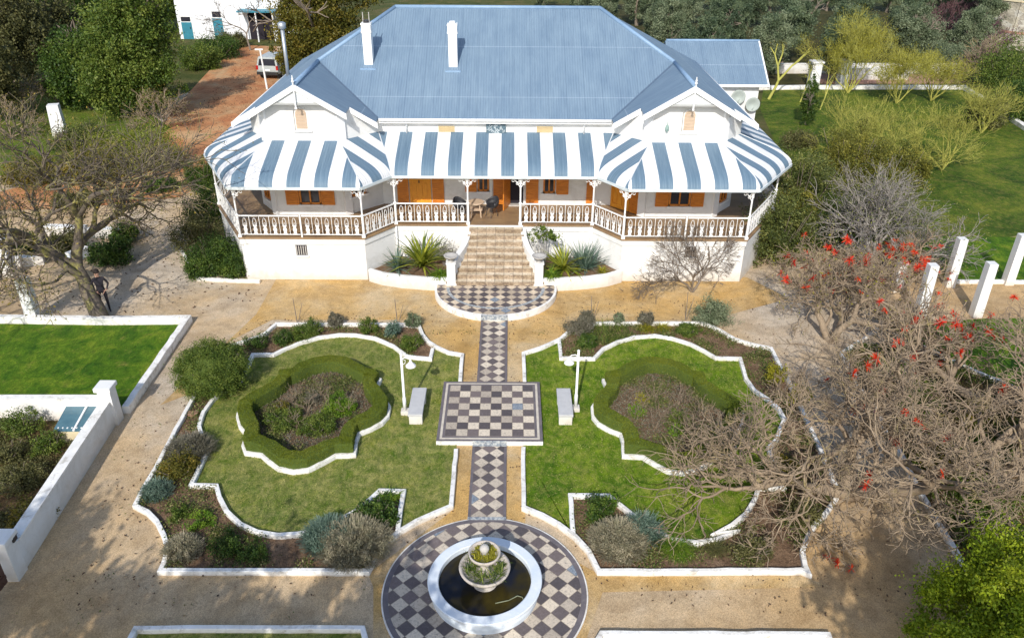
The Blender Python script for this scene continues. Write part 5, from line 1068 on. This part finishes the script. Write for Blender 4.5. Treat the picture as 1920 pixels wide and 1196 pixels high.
# green shrubbery right of the villa
for i, (u, v, zc, rx, rz, lab) in enumerate([(1500, 345, 2.2, 1.9, 1.9, 'tall green shrub just right of the awning corner'), (1462, 430, 1.5, 1.6, 1.5, 'green shrub in front of right veranda end'), (1600, 300, 1.9, 2.0, 1.8, 'large olive-green shrub in the shrubbery right of villa'), (1570, 420, 1.0, 1.8, 1.0, 'dark shrub under the silver bare tree'), (1690, 320, 1.5, 1.6, 1.4, 'olive-green shrub at right side of the shrubbery'), (1500, 400, 1.3, 1.2, 1.1, 'dark green shrub in the middle of the shrubbery')]):
    bush(u, v, zc, rx, rz, (LG_DULL, LG_DULL, LG_YBR, LG_DARK, LG_YBR, LG_YBR)[i], lab, 420+i, 22000, .09, clumps=230, sig=.1, group='shrubs right of the villa')
bare('silver_tree', at(1640, 520, 0), 'silver-grey bare tree fanning out of the right shrubbery', 'tree', 431, 1.15, .12, 6, SILVER, n0=8, spread=.75, leaves=(LG_DULL, 9000, .08, .3), split=(2, 3), wob=.2, up=.03, ang=.5, lr=.8, rr=.64, side=.22, minr=.007, maxn=8000, d0=(.15, .3, 1))
# yellow twiggy trees
for i, (u, v, H, n0, dep, lab, lv) in enumerate([(1590, 175, 1.35, 8, 5, 'bright yellow twiggy willow behind the right lawn', 9000), (1680, 195, .95, 6, 5, 'yellow-green twiggy willow right of the brightest one', 4500), (1745, 190, .85, 6, 5, 'small yellow-green twiggy tree by the far lawn corner', 3500), (1665, 320, 1.0, 6, 5, 'twiggy yellow-green tree in the middle of right lawn', 3500), (1765, 320, .95, 6, 5, 'twiggy drab yellow tree on the right part of the lawn', 3500), (1600, 300, 1.0, 4, 5, 'slim yellow-barked tree on lawn left of the twiggy ones', 3000), (1840, 250, .9, 6, 5, 'twiggy pale tree near the right lawn kerb', 2500)]):
    bare('willow_tree', at(u, v, 0), lab, 'tree', 440+i, H, .06, dep+1, YBARK, n0=n0, spread=.6, leaves=((LG_YELLOW, LG_YELLOW, LG_YELLOW, LG_YOL, LG_YOL, LG_YOL, LG_YOL)[i], lv*2 if i < 3 else lv, .07, .2), split=(2, 3), wob=.13, up=.06 if i < 3 else .03, ang=.4, lr=.82, rr=.6, side=.2, minr=.008, maxn=4500 if i < 3 else 2200, group='yellow twiggy trees on the right lawn')
for i, (u, v, lab, d0) in enumerate([(1441, 187, 'pale yellow leaning trunk of lopped tree beside back wing', (.42, .1, 1)), (1500, 192, 'slim lopped yellow tree behind the dark conifer', (.3, 0, 1)), (1537, 207, 'slim lopped yellow tree on the lawn right of the conifer', (.2, 0, 1))]):
    bare('lopped_tree', at(u, v, 0), lab, 'tree', 460+i, 1.0 if i else 1.5, .12 if i == 0 else .06, 3, YBARK, d0=d0, split=(2, 2), wob=.035, up=.03, ang=.35, lr=.75, rr=.75, minr=.02, leaves=(LG_BRONZE, 300, .1, .2), group='lopped yellow trees on the right lawn')
leafy('conifer', 1510, 235, 'narrow dark cypress standing on the right lawn', 'conifer', 471, [(0, 0, 1.4, .55, .55, 1.5), (0, 0, 2.4, .35, .35, .9)], 9000, .09, LG_DARK, 120, H=2, tr=.08)
bush(1500, 262, .5, 1.1, .5, LG_DRAB, 'low dry shrub on the lawn below the cypress', 472, 9000, .09, clumps=90)
for i, (u, v, zc, r, mt, lab) in enumerate([(1895, 130, 2, 2.6, LG_MID, 'dense dark green tree at the upper right picture edge'), (1770, 110, 1.0, 1.6, LG_OLIVE, 'rounded grey-green bush beyond the lawn corner'), (1720, 60, 2.6, 2.4, LG_OLIVE, 'grey-green tree at right end of the grove'), (1850, 215, .8, 1.2, LG_DRAB, 'dry bush outside the right lawn kerb'), (1912, 190, 1.2, 1.6, LG_DARK, 'dark bush outside the right lawn kerb at picture edge')]):
    bush(u, v, zc, r, r*.85, mt, lab, 480+i, 22000, .12, clumps=220)
for i, (u, v, lab) in enumerate([(1775, 60, 'purple-brown bare thicket beside the grove'), (1830, 110, 'purple-brown bare thicket below the old stone wall'), (1790, 20, 'purple-brown bare thicket at the top edge'), (1870, 165, 'greyish bare thicket at the lawn corner')]):
    bare('bare_thicket', at(u, v, 0), lab, 'thicket', 490+i, 1.1, .08, 5, PURP if i < 3 else BARK2, n0=8, spread=.9, split=(2, 3), wob=.15, up=.03, ang=.5, lr=.8, rr=.66, side=.1, minr=.02, maxn=2600)
for i, (u, v, lab) in enumerate([(60, 215, 'dry brown thicket left of the white pier'), (20, 260, 'dry brown thicket at left picture edge'), (120, 200, 'dry brown thicket below the evergreen tree'), (300, 245, 'dry twigs along the driveway below the evergreen tree')]):
    bare('bare_thicket', at(u, v, 0), lab, 'thicket', 500+i, .8, .05, 4, BARK2, n0=8, spread=.9, split=(2, 3), wob=.15, up=.03, ang=.5, lr=.8, rr=.66, side=.1, minr=.016, maxn=1500, leaves=(LG_BRONZE, 900, .1, .2))
for i, (u, v, zc, r, mt, lab) in enumerate([(245, 280, 1.2, 2.4, LG_YOL, 'sprawling yellow-green shrub beside the driveway'), (175, 305, .9, 1.8, LG_BRONZE, 'olive shrub left of the sprawling yellow-green one'), (150, 255, .7, 1.7, LG_DULL, 'green weedy shrub right of the white pier'), (60, 320, .7, 1.6, LG_BRONZE, 'yellowish shrub behind the bare tree at left edge'), (310, 300, .5, 1.0, LG_DRAB, 'small drab shrub at right end of the sprawling one'), (300, 345, .35, .8, LG_DARK, 'low dark shrub on the red driveway edge'), (140, 372, .4, 1.0, LG_DRAB, 'drab shrub behind bare tree branches'), (232, 435, .5, .55, LG_DARK, 'small dark shrub at right end of low white wall'), (205, 470, .6, .85, LG_DARK, 'dark shrub in front of the low white wall'), (120, 455, .5, .8, LG_DRAB, 'drab shrub between the two low white walls'), (30, 462, .6, .9, LG_DARK, 'dark shrub beside the tall white pier at left edge')]):
    bush(u, v, zc, r, max(.4, zc), mt, lab, 510+i, int(5200*r+2500), .09, clumps=110)
for i, (u, v, zc, r, mt, lab) in enumerate([(408, 88, 1.0, 2.0, LG_DARK, 'dark clipped shrub at the cottage front'), (375, 108, 1.0, 1.6, LG_MID, 'green shrub left of the dark clipped one'), (435, 75, .7, 1.2, LG_DRAB, 'purplish shrub at right end of the cottage shrubs')]):
    bush(u, v, zc, r, zc, mt, lab, 530+i, 12000, .12, clumps=120)
bare('bare_tree', at(470, 95, 0), 'thin dark bare tree in front of the cottage canopy', 'tree', 541, 1.5, .1, 5, BARK, d0=(-.1, 0, 1), split=(2, 3), wob=.15, up=.02, ang=.55, lr=.8, rr=.66, side=.1, minr=.018, maxn=700)
# left bed plants
for i, (u, v, zc, r, mt, lab) in enumerate([(40, 790, .4, .55, LG_MID, 'green shrub against the white wall in left bed'), (90, 830, .3, .45, LG_MID, 'green shrub just left of the cold frame'), (30, 900, .3, .7, LG_DRAB, 'low drab plants in middle of left bed'), (60, 960, .2, .6, LG_BRONZE, 'low bronze plants near the gate pier'), (8, 850, .3, .6, LG_DRAB, 'drab shrub at left picture edge in left bed'), (150, 830, .2, .25, LG_DRAB, 'small purple-leaved plant in front of cold frame')]):
    bush(u, v, zc, r, max(.2, zc), mt, lab, 550+i, int(6000*r+800), .055, clumps=60)
# bottom right conifer
leafy('thuja_tree', 1850, 1180, 'bright lime-tipped conifer in the bottom right corner', 'conifer', 561, [(0, 0, 1.7, 1.15, 1.1, 1.5), (-.9, .1, 1.3, .7, .7, .8), (.9, .3, 1.9, .9, .9, 1.2), (.5, .9, 1.5, .9, .8, 1.2), (-.3, -.8, 1.2, 1.0, .8, 1.0)], 60000, .07, LG_PALE, 130, H=2, tr=.12, sig=.15, shell=.35, pos=(at(1865, 1150, 1.6)[0], at(1865, 1150, 1.6)[1], 0))
for i, (u, v, r, mt, lab) in enumerate([(1850, 930, .9, LG_MID, 'green undergrowth by the far kerb, right of the drive'), (1760, 850, .8, LG_BRONZE, 'olive undergrowth below the biggest coral tree'), (1880, 830, 1.0, LG_MID, 'green undergrowth at right picture edge'), (1700, 740, .8, LG_MID, 'green undergrowth near the corner of far kerb'), (1890, 1010, .9, LG_DARK, 'dark undergrowth above the lime conifer'), (1840, 780, .9, LG_BRONZE, 'yellowish undergrowth below the slanting kerb'), (1680, 690, .5, LG_BRIGHT, 'bright green plant inside the kerb corner'), (1470, 880, .5, LG_BRONZE, 'yellowish plant in the right border of right quarter'), (1505, 960, .5, LG_DRAB, 'drab plant in the lower right border'), (1455, 700, .35, LG_YELLOW, 'yellow-leaved stem plant in right border'), (1500, 740, .35, LG_YELLOW, 'yellow-leaved shrub further along right border')]):
    bush(u, v, .35, r, .35, mt, lab, 570+i, int(9000*r), .06, clumps=100)
# trees standing left of and behind the viewpoint; only their shade reaches the picture
for i, (x, y) in enumerate([(-13.6, 2.6), (-9.2, 1.2), (-4.6, .9), (8.2, 1.4)]):
    leafy('shade_tree', 0, 0, ['shade tree out of view, leftmost, by the gate', 'shade tree out of view, second from left', 'shade tree out of view, third from left', 'shade tree out of view on the right'][i], 'tree', 590+i, [(0, 0, 8.2, 2.3, 2.1, 1.7), (1.4, .5, 7.6, 1.5, 1.4, 1.1), (-1.5, -.3, 7.9, 1.5, 1.4, 1.2)], 8500, .24, LG_MID, 110, 'trees out of view near the camera', H=7.4, pos=(x, y, 0), shell=.9, sig=.12)
# ------------------------------------------------------------------ left walls, gate, cold frame, piers
def wallthing(name, p, q, h, w_, label, cat='wall', mat=WALLM, cap=True, group=None):
    o0 = (p[0], p[1], 0); r = root(name, o0, label, cat, group); b = MB(); b.seg(p, q, w_, 0, h-.04 if cap else h); b.build('wall_face', mat, r)
    if cap: b = MB(); b.seg(p, q, w_+.05, h-.04, h+.02, ext=.01); b.build('coping', KERB, r)
    return r
pa = at(196, 745, .8); pb = at(-160, 745, .8); wallthing('garden_wall', pb, pa, .8, .2, 'white garden wall below the left lawn, with dark plant stains')
qa = at(224, 786, 0); qb = at(48, 1068, 0); dx = (qb[0]-qa[0], qb[1]-qa[1]); 
nrm = Vector((-(qb[1]-qa[1]), qb[0]-qa[0])).normalized(); nrm = nrm if nrm.x < 0 else -nrm
wallthing('garden_wall', (qa[0]+nrm.x*.12, qa[1]+nrm.y*.12), (qb[0]+nrm.x*.12, qb[1]+nrm.y*.12), .85, .24, 'white garden wall sloping down to the brown gate')
def pier(pos, w_, h, label, name='gate_pier', rz=0, cap=.06, cat='pier', group=None, mat=WALLM, taper=0):
    r = thing(name, (pos[0], pos[1], 0), label, cat, group, rz); b = MB(); t = w_/2-taper
    b.add([(-w_/2, -w_/2, 0), (w_/2, -w_/2, 0), (w_/2, w_/2, 0), (-w_/2, w_/2, 0), (-t, -t, h), (t, -t, h), (t, t, h), (-t, t, h)], [(0, 1, 5, 4), (1, 2, 6, 5), (2, 3, 7, 6), (3, 0, 4, 7), (4, 5, 6, 7)]); b.build('shaft', mat, r)
    if cap: b = MB(); b.box((-t-cap, -t-cap, h-.04), (t+cap, t+cap, h+.1)); b.build('cap', WALLM, r, bevel=.02)
    return r
pier(at(216, 790, 0), .38, 1.25, 'square white pier where the two left garden walls meet')
gp = at(38, 1078, 0); r = pier((gp[0]-.12, gp[1]), .4, 1.15, 'white gate pier with a small black lamp, bottom left')
o = thing('wall_lamp', (gp[0]+.02, gp[1]+.12, 1.0), 'small black lamp fixed to the bottom left gate pier', 'lamp'); b = MB(); b.box((-.06, -.06, -.02), (.1, .1, .12)); b.build('lamp_body', DARK, o, bevel=.01); b = MB(); b.box((-.08, -.08, .12), (.12, .12, .14)); b.build('lamp_lid', DARK, o)
r = root('gate', (gp[0]-.2, gp[1]-.3, 0), 'dark brown slatted gate at bottom left corner', 'gate'); p0 = Vector((gp[0]-.15, gp[1]-.25)); p1 = Vector((at(-60, 1190, 0)[0], at(-60, 1190, 0)[1])); dd = (p1-p0).normalized(); L = (p1-p0).length
for k in range(int(L/.15)):
    s = p0+dd*k*.15; b = MB(); e = s+dd*.12; b.seg(s, e, .03, .06, 1.0); b.build('slat', BROWNW, r)
b = MB(); b.seg(p0, p1, .06, .2, .3); b.seg(p0, p1, .06, .75, .85); b.build('rail', BROWNW, r)
# cold frame
c4 = [at(126, 758, .55), at(193, 759, .55), at(166, 807.5, .45), at(99, 807.5, .45)]; r = root('cold_frame', (c4[3][0], c4[3][1], 0), 'cold frame with two blue-green glass lights beside the white wall', 'cold frame')
b = MB(); pl = [(p[0], p[1]) for p in c4]; b.add([(x, y, 0) for x, y in pl]+[(p[0], p[1], p[2]-.03) for p in c4], [(0, 1, 5, 4), (1, 2, 6, 5), (2, 3, 7, 6), (3, 0, 4, 7)]); b.build('frame_box', YWALL, r)
V4 = [Vector(p) for p in c4]
for s0, s1 in ((0, .56), (.6, 1)):
    q = [V4[0].lerp(V4[1], s0), V4[0].lerp(V4[1], s1), V4[3].lerp(V4[2], s1), V4[3].lerp(V4[2], s0)]; b = MB(); b.add([tuple(v) for v in q]+[(v.x, v.y, v.z-.03) for v in q], [(0, 3, 2, 1), (4, 5, 6, 7), (0, 1, 5, 4), (1, 2, 6, 5), (2, 3, 7, 6), (3, 0, 4, 7)]); b.build('glass_light', SOLAR, r)
b = MB(); b.bar(V4[0].lerp(V4[1], .58)+Vector((0, 0, .005)), V4[3].lerp(V4[2], .58)+Vector((0, 0, .005)), .06, .05); b.build('glazing_bar', TRIM, r)
b = MB()
for k in range(7): 
    q = V4[3].lerp(V4[2], .1+.13*k); b.box((q.x-.02, q.y+.1, q.z+.0), (q.x+.02, q.y+.14, q.z+.03))
b.build('clip', TRIM, r)
# piers and walls at left
pier(at(66, 600, 0), .42, 1.75, 'square white garden pier at the left lawn edge', 'garden_pier', cap=.0, group='tall white garden piers', taper=.03)
pier(at(22, 517, 0), .42, 1.9, 'white garden pier at the left picture edge, behind bare branches', 'garden_pier', cap=.0, group='tall white garden piers', taper=.03)
pier(at(115, 256, 0), .8, 2.0, 'leaning white pier standing alone on the weedy grass', 'garden_pier', cap=.0, group='tall white garden piers', rz=.3, taper=.08)
wallthing('low_wall', at(90, 440, 0), at(165, 442, 0), .45, .3, 'low curved white wall behind the bare left tree', group='low white walls at left'); wallthing('low_wall', at(172, 444, 0), at(232, 446, 0), .45, .3, 'short low white wall ending at a dark shrub', group='low white walls at left')
wallthing('low_wall', at(20, 500, 0), at(85, 494, 0), .4, .3, 'low white wall joined to the edge pier', group='low white walls at left')
wallthing('low_wall', at(132, 492, 0), at(166, 478, 0), .4, .35, 'short bluish white wall block behind the leaning trunk', group='low white walls at left', mat=RIMM)
b = MB(); p = at(362, 778, 0); b.box((p[0]-.16, p[1]-.1, 0), (p[0]+.16, p[1]+.1, .1)); o = b.build('brick', TERRA, org=p, bevel=.01); tag(o, 'single pinkish brick block between the left kerbs', 'brick')
# pergola columns right
for i, ((u, v), (tu, tv), lab) in enumerate([((1721, 597), (1752, 496), 'white garden column nearest the camera, behind blossom'), ((1778, 536), (1811, 447), 'white garden column at the back, left of the short kerb'), ((1828, 592), (1870, 493), 'tall white garden column in front of the short kerb'), ((1888, 532), (1911, 440), 'white garden column at the back near right picture edge'), ((1679, 545), (1695, 490), 'small white garden column half hidden by twigs')]):
    p = at(u, v, 0); h = aty(tu, tv, p[1])[2]; pier(p, .36, h, lab, 'garden_column', cap=.0, cat='column', group='white garden columns at right', taper=.02)
pier(at(1523, 163, 0), .75, 1.9, 'white pillar standing on the far lawn kerb, left one', 'lawn_pillar', cap=.1, group='white pillars on far lawn kerb'); pier(at(1577, 160, 0), .75, 1.9, 'white pillar standing on the far lawn kerb, right one', 'lawn_pillar', cap=.1, group='white pillars on far lawn kerb')
wallthing('field_wall', at(1585, 150, 0), at(1700, 150, 0), .9, .3, 'white wall panel behind the yellow willow'); wallthing('field_wall', at(1450, 138, 0), at(1790, 138, 0), .8, .3, 'long low white wall behind the right lawn kerb')
sheet('far_path', A([(1530, 158), (1800, 158), (1795, 140), (1530, 140)]), .02, TERRA)
# curved stone wall top right
wp = [at(u, v, 0) for u, v in ((1828, 82), (1860, 88), (1890, 93), (1925, 97), (1990, 100))]
r = root('stone_wall', (wp[0][0], wp[0][1], 0), 'old curved lichened stone building wall in the top right corner', 'wall')
b = MB()
for p, q in zip(wp[:-1], wp[1:]): b.seg(p, q, .5, 0, 4.3)
b.build('wall_face', RUBBLE, r); b = MB()
for p, q in zip(wp[:-1], wp[1:]): b.seg(p, q, .62, 1.5, 1.7)
b.build('stone_band', TERRA, r); b = MB()
for p, q in zip(wp[:-1], wp[1:]): b.seg(p, q, .7, 4.3, 4.45)
b.build('coping', YWALL, r); b = MB()
b.add([(wp[0][0], wp[0][1], 4.4), (wp[-1][0], wp[-1][1], 4.4), (wp[-1][0]+2, wp[-1][1]+14, 7.5), (wp[0][0]+2, wp[0][1]+14, 7.5)], [(0, 1, 2, 3)]); b.build('roof', MAROON, r)
# ------------------------------------------------------------------ cottage, car, post
cy = at(420, 74, 0)[1]; cx0, cx1 = at(330, 78, 0)[0], at(560, 74, 0)[0]
r = root('cottage', (cx0, cy, 0), 'white cottage with teal doors beyond the driveway, top left', 'house')
b = MB(); b.box((cx0, cy, 0), (cx1, cy+7, 5.0)); b.build('wall', COTT, r)
b = MB(); b.add([(cx0-.4, cy-.5, 4.9), (cx1+.4, cy-.5, 4.9), (cx1+.4, cy+3.5, 7.2), (cx0-.4, cy+3.5, 7.2)], [(0, 1, 2, 3)]); b.add([(cx0-.4, cy+3.5, 7.2), (cx1+.4, cy+3.5, 7.2), (cx1+.4, cy+7.5, 4.9), (cx0-.4, cy+7.5, 4.9)], [(0, 1, 2, 3)]); b.build('roof', RCAP, r)
for u0, u1, tv in ((345, 364, 32), (404, 422, 22)):
    xa, xb = aty(u0, 70, cy)[0], aty(u1, 70, cy)[0]; zt = aty(u0, tv, cy)[2]
    b = MB(); b.box((xa-.12, cy-.06, 0), (xb+.12, cy, zt+.12)); f = b.build('door_frame', TRIM, r)
    b = MB(); b.box((xa, cy-.1, 0), (xb, cy-.061, zt*.76)); d = b.build('door', TEAL, r); b = MB(); b.box((xb-.2, cy-.16, 1.0), (xb-.12, cy-.1, 1.15)); b.build('handle', DARK, d, org=(cx0, cy, 0))
    b = MB(); b.box((xa+.05, cy-.09, zt*.80), (xb-.05, cy-.062, zt)); b.build('fanlight', DARKG, r)
xa, xb = aty(452, 20, cy)[0], aty(520, 20, cy)[0]; zc = 2.75
b = MB(); b.box((xa, cy-1.6, zc), (xb, cy-.001, zc+.14)); b.build('canopy', TEAL, r)
for k in range(3): b = MB(); x = xa+.15+k*(xb-xa-.3)/2; b.tube([(x, cy-1.5, 0), (x, cy-1.5, zc)], .07, 8); b.build('canopy_post', TRIM, r)
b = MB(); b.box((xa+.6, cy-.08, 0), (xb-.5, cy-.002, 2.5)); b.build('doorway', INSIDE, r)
def make_car(pos, rz):
    r = thing('parked_car', pos, 'pale grey estate car parked under the bronze tree, seen from behind', 'car', None, rz)
    L, W, H = 4.5, 1.8, 1.75; b = MB()
    prof = [(-2.2, .45), (-2.25, .75), (-2.2, 1.05), (-2.05, 1.65), (-1.9, 1.74), (.2, 1.74), (.9, 1.1), (2.05, .98), (2.2, .75), (2.2, .4)]
    n = len(prof); ww = lambda z: .9 if z < 1.1 else .9-.16*(z-1.1)/.64
    b.add([(-ww(z), y, z) for y, z in prof]+[(ww(z), y, z) for y, z in prof], [tuple(range(n)), tuple(range(2*n-1, n-1, -1))]+[(i, n+i, n+(i+1) % n, (i+1) % n) for i in range(n)]); b.build('body', CARP, r, bevel=.05)
    b = MB(); b.add([(-.72, -2.205, 1.1), (.72, -2.205, 1.1), (.62, -2.09, 1.6), (-.62, -2.09, 1.6)], [(0, 1, 2, 3)]); b.build('rear_window', DARKG, r)
    for s in (-1, 1):
        b = MB(); b.add([(s*.895, -1.9, 1.12), (s*.895, .7, 1.12), (s*.775, .2, 1.66), (s*.775, -1.85, 1.66)], [(0, 1, 2, 3)]); b.build('side_window', DARKG, r)
        b = MB(); b.box((s*.82-.08, -2.27, .78), (s*.82+.08, -2.15, 1.1)); b.build('tail_light', RED, r)
        for y in (-1.35, 1.35):
            b = MB(); b.lathe((0, 0, 0), [(.2, -.11), (.33, -.11), (.34, 0), (.33, .11), (.2, .11)], 20); b.v = [(s*.82+z, y+x, .33+yy) for x, yy, z in b.v]; o = b.build('wheel', TYRE, r); b = MB(); b.lathe((0, 0, 0), [(0, .1), (.2, .09), (.2, -.09), (0, -.1)], 12); b.v = [(s*.82+z, y+x, .33+yy) for x, yy, z in b.v]; b.build('rim', CHROME, o)
    b = MB(); b.box((-.88, -2.33, .4), (.88, -2.2, .62)); b.build('bumper', TYRE, r); b = MB(); b.box((-.25, -2.275, .7), (.25, -2.25, .82)); b.build('number_plate', TRIM, r)
cp = at(503, 150, 0); make_car((cp[0]+.3, cp[1]+2.2, 0), -.12)
p = at(501, 168, 0); b = MB(); b.tube([(0, 0, 0), (-.12, 0, 3.0)], [.08, .06], 8); b.box((-.5, -.04, 2.92), (.1, .04, 3.02)); o = b.build('wooden_post', TRIM); o.location = p; tag(o, 'pale post with a short arm in front of the parked car', 'post')
# ------------------------------------------------------------------ person by the left tree
def person(pos, rz, label):
    r = thing('person', pos, label, 'person', None, rz)
    J = {'pel': (0, 0, .93, .13), 'wai': (0, 0, 1.08, .12), 'che': (0, 0, 1.3, .15), 'nec': (0, 0, 1.46, .06), 'hb': (0, .01, 1.54, .08), 'hd': (0, .0, 1.62, .1), 'ht': (0, 0, 1.7, .08)}
    E = [('pel', 'wai'), ('wai', 'che'), ('che', 'nec'), ('nec', 'hb'), ('hb', 'hd'), ('hd', 'ht')]
    for s, n in ((-1, 'l'), (1, 'r')):
        J.update({n+'sh': (s*.18, 0, 1.38, .065), n+'el': (s*.3, .02, 1.13, .048), n+'wr': (s*.2, -.14, .97, .034), n+'pa': (s*.14, -.19, .94, .03), n+'hp': (s*.1, 0, .88, .095), n+'kn': (s*.12, -.02, .48, .065), n+'an': (s*.13, .02, .09, .045), n+'to': (s*.14, -.17, .045, .038)})
        E += [('che', n+'sh'), (n+'sh', n+'el'), (n+'el', n+'wr'), (n+'wr', n+'pa'), ('pel', n+'hp'), (n+'hp', n+'kn'), (n+'kn', n+'an'), (n+'an', n+'to')]
        for f in range(5):
            k = n+'f%d' % f; J[k] = (s*(.12-.018*f), -.2-.03*(f != 0), .93-.02*f if f else .97, .009); J[k+'t'] = (s*(.08-.012*f), -.22-.01*f, .9-.02*f if f else .98, .008); E += [(n+'pa', k), (k, k+'t')]
    ks = list(J); me = bpy.data.meshes.new('body'); me.from_pydata([J[k][:3] for k in ks], [(ks.index(a), ks.index(b_)) for a, b_ in E], []); o = link('body', me, r)
    md = o.modifiers.new('skin', 'SKIN'); sv = me.skin_vertices[0].data if me.skin_vertices else None
    if sv is None:
        me.skin_vertices.new() if hasattr(me.skin_vertices, 'new') else None
        sv = me.skin_vertices[0].data if me.skin_vertices else None
    if sv:
        for i, k in enumerate(ks): sv[i].radius = (J[k][3], J[k][3]*.85); sv[i].use_root = k == 'pel'
    sb = o.modifiers.new('sub', 'SUBSURF'); sb.levels = sb.render_levels = 2
    bpy.context.view_layer.update(); dg = bpy.context.evaluated_depsgraph_get(); ne = bpy.data.meshes.new_from_object(o.evaluated_get(dg)); o.modifiers.clear(); o.data = ne
    ne.materials.clear(); ne.materials.append(CLOTH); ne.materials.append(SKIN); ne.materials.append(plain('grey_denim', (.05, .055, .07)))
    for p in ne.polygons:
        c_ = p.center; p.material_index = 1 if (c_.z > 1.47 or (c_.y < -.15 and .8 < c_.z < 1.05)) else 0; p.use_smooth = True
    b = MB(); b.lathe((0, .02, 1.63), [(.1, 0), (.112, .05), (.1, .1), (.06, .14), (0, .15)], 14); b.build('hair', HAIR, r, smooth=True, org=(0, 0, 0))
    b = MB(); b.lathe((0, -.105, 1.6), [(.0, .03), (.018, 0), (.0, -.015)], 6); b.build('nose', SKIN, r, org=(0, 0, 0))
person(at(200, 584, 0), .5, 'person in black clothes standing right of the leaning trunk, hands together')
# ------------------------------------------------------------------ ground clutter
def inpoly(P, poly):
    x, y = P[:, 0], P[:, 1]; c_ = np.zeros(len(P), bool); n = len(poly)
    for i in range(n):
        x0_, y0_ = poly[i][:2]; x1_, y1_ = poly[i-1][:2]
        c_ ^= ((y0_ > y) != (y1_ > y)) & (x < (x1_-x0_)*(y-y0_)/((y1_-y0_) or 1e-9)+x0_)
    return c_
def scatter(name, polys, n, size, mat, seed, label, cat, z=.03, excl=(), hgt=0, zs=.02, clump=0):
    rng = RG(seed); out = []
    for poly in polys:
        a = np.array([p[:2] for p in poly]); lo, hi = a.min(0), a.max(0)
        if clump:
            C = lo+(hi-lo)*rng.random((clump, 2)); P = C[rng.integers(0, clump, n)]+rng.normal(size=(n, 2))*.16
        else: P = lo+(hi-lo)*rng.random((n, 2))
        P = P[inpoly(P, poly)]
        for e in excl: P = P[~inpoly(P, e)]
        out.append(P)
    P = np.concatenate(out); P = np.c_[P, z+zs*rng.random(len(P))+hgt*rng.random(len(P))]
    V, F_ = leafquads(P, size, rng, .6); o = arr_mesh(name, V, F_, mat, rng.random(len(P))); tag(o, label, cat, kind='stuff'); return o
bedL = outL; bedR = outR+outR2
ring = [(p.x, p.y) for p in hedR]; ringR = [(p.x, p.y) for p in hr_]; ringI = [(p.x, p.y) for p in inn]; ringIR = [(p.x, p.y) for p in ir_]
lawnR_poly = [p[:2] for p in (outR[3:0:-1] + [outR[0]] + [outR2[-1], outR2[-2], outR2[-3], outR2[-4], outR2[-5], outR2[-6]] + inR2[::-1] + inR[::-1])]
scatter('ground_cover', [bedL, bedR], 60000, .05, LG_WEED, 701, 'low green weeds covering the garden beds', 'ground cover', z=.03, excl=(lawnLp, lawnR_poly), hgt=.13, clump=330)
scatter('bed_litter', [bedL, bedR], 14000, .045, LITTER, 702, 'brown leaf litter and mulch on the garden beds', 'leaf litter', z=.025, excl=(lawnLp, lawnR_poly))
scatter('ring_weeds', [ringI, ringIR], 16000, .045, LG_WEED, 703, 'weeds growing inside the hedge rings', 'weeds', z=.06, hgt=.12, clump=60)
scatter('ring_litter', [ringI, ringIR], 16000, .05, LG_GREY, 704, 'dry leaf litter inside the hedge rings', 'leaf litter', z=.055, hgt=.03)
scatter('grass', [lawnLp, lawnR_poly], 26000, .035, LG_GRASS, 705, 'short grass blades over the two garden lawns', 'grass', z=.035, excl=(ring, ringR), hgt=.015)
scatter('left_bed_cover', [A([(-60, 790), (0, 790), (205, 790), (20, 1040), (-60, 1050)])], 20000, .055, LG_DRAB, 706, 'low weeds covering the walled left bed', 'ground cover', hgt=.1, clump=90)
scatter('side_bed_cover', [A([(1581, 662), (1622, 645), (1750, 658), (1916, 732), (2050, 800), (2050, 1250), (1900, 1250), (1785, 1018), (1646, 774)])], 50000, .06, LG_MID, 707, 'green undergrowth under the coral trees', 'ground cover', hgt=.25, clump=260)
scatter('gravel_weeds', [[(-8, 11.4), (-1.6, 11.4), (-1.8, 13), (-2.6, 14), (-7.6, 14), (-9.5, 17), (-10, 25), (-11, 24), (-10.6, 12)], [(-7, 25.3), (7, 25.3), (7, 25.0), (-7, 25.0)]], 500, .05, LG_WEED, 710, 'tiny weeds growing in the gravel by the kerbs', 'weeds', z=.012, clump=60)
scatter('fallen_leaves', [A([(100, 1150), (260, 780), (450, 600), (900, 560), (1400, 560), (1900, 1190), (1100, 1120), (700, 1120)])], 3600, .07, LITTER, 708, 'dark fallen leaves dotted over the gravel', 'fallen leaves', z=.012, excl=(bedL, bedR))
scatter('driveway_litter', [A([(0, 600), (0, 400), (200, 385), (330, 250), (470, 90), (520, 150), (400, 280), (340, 460), (500, 560), (340, 600)])], 5000, .1, LITTER, 709, 'leaf litter over the driveway on the left', 'fallen leaves', z=.014)
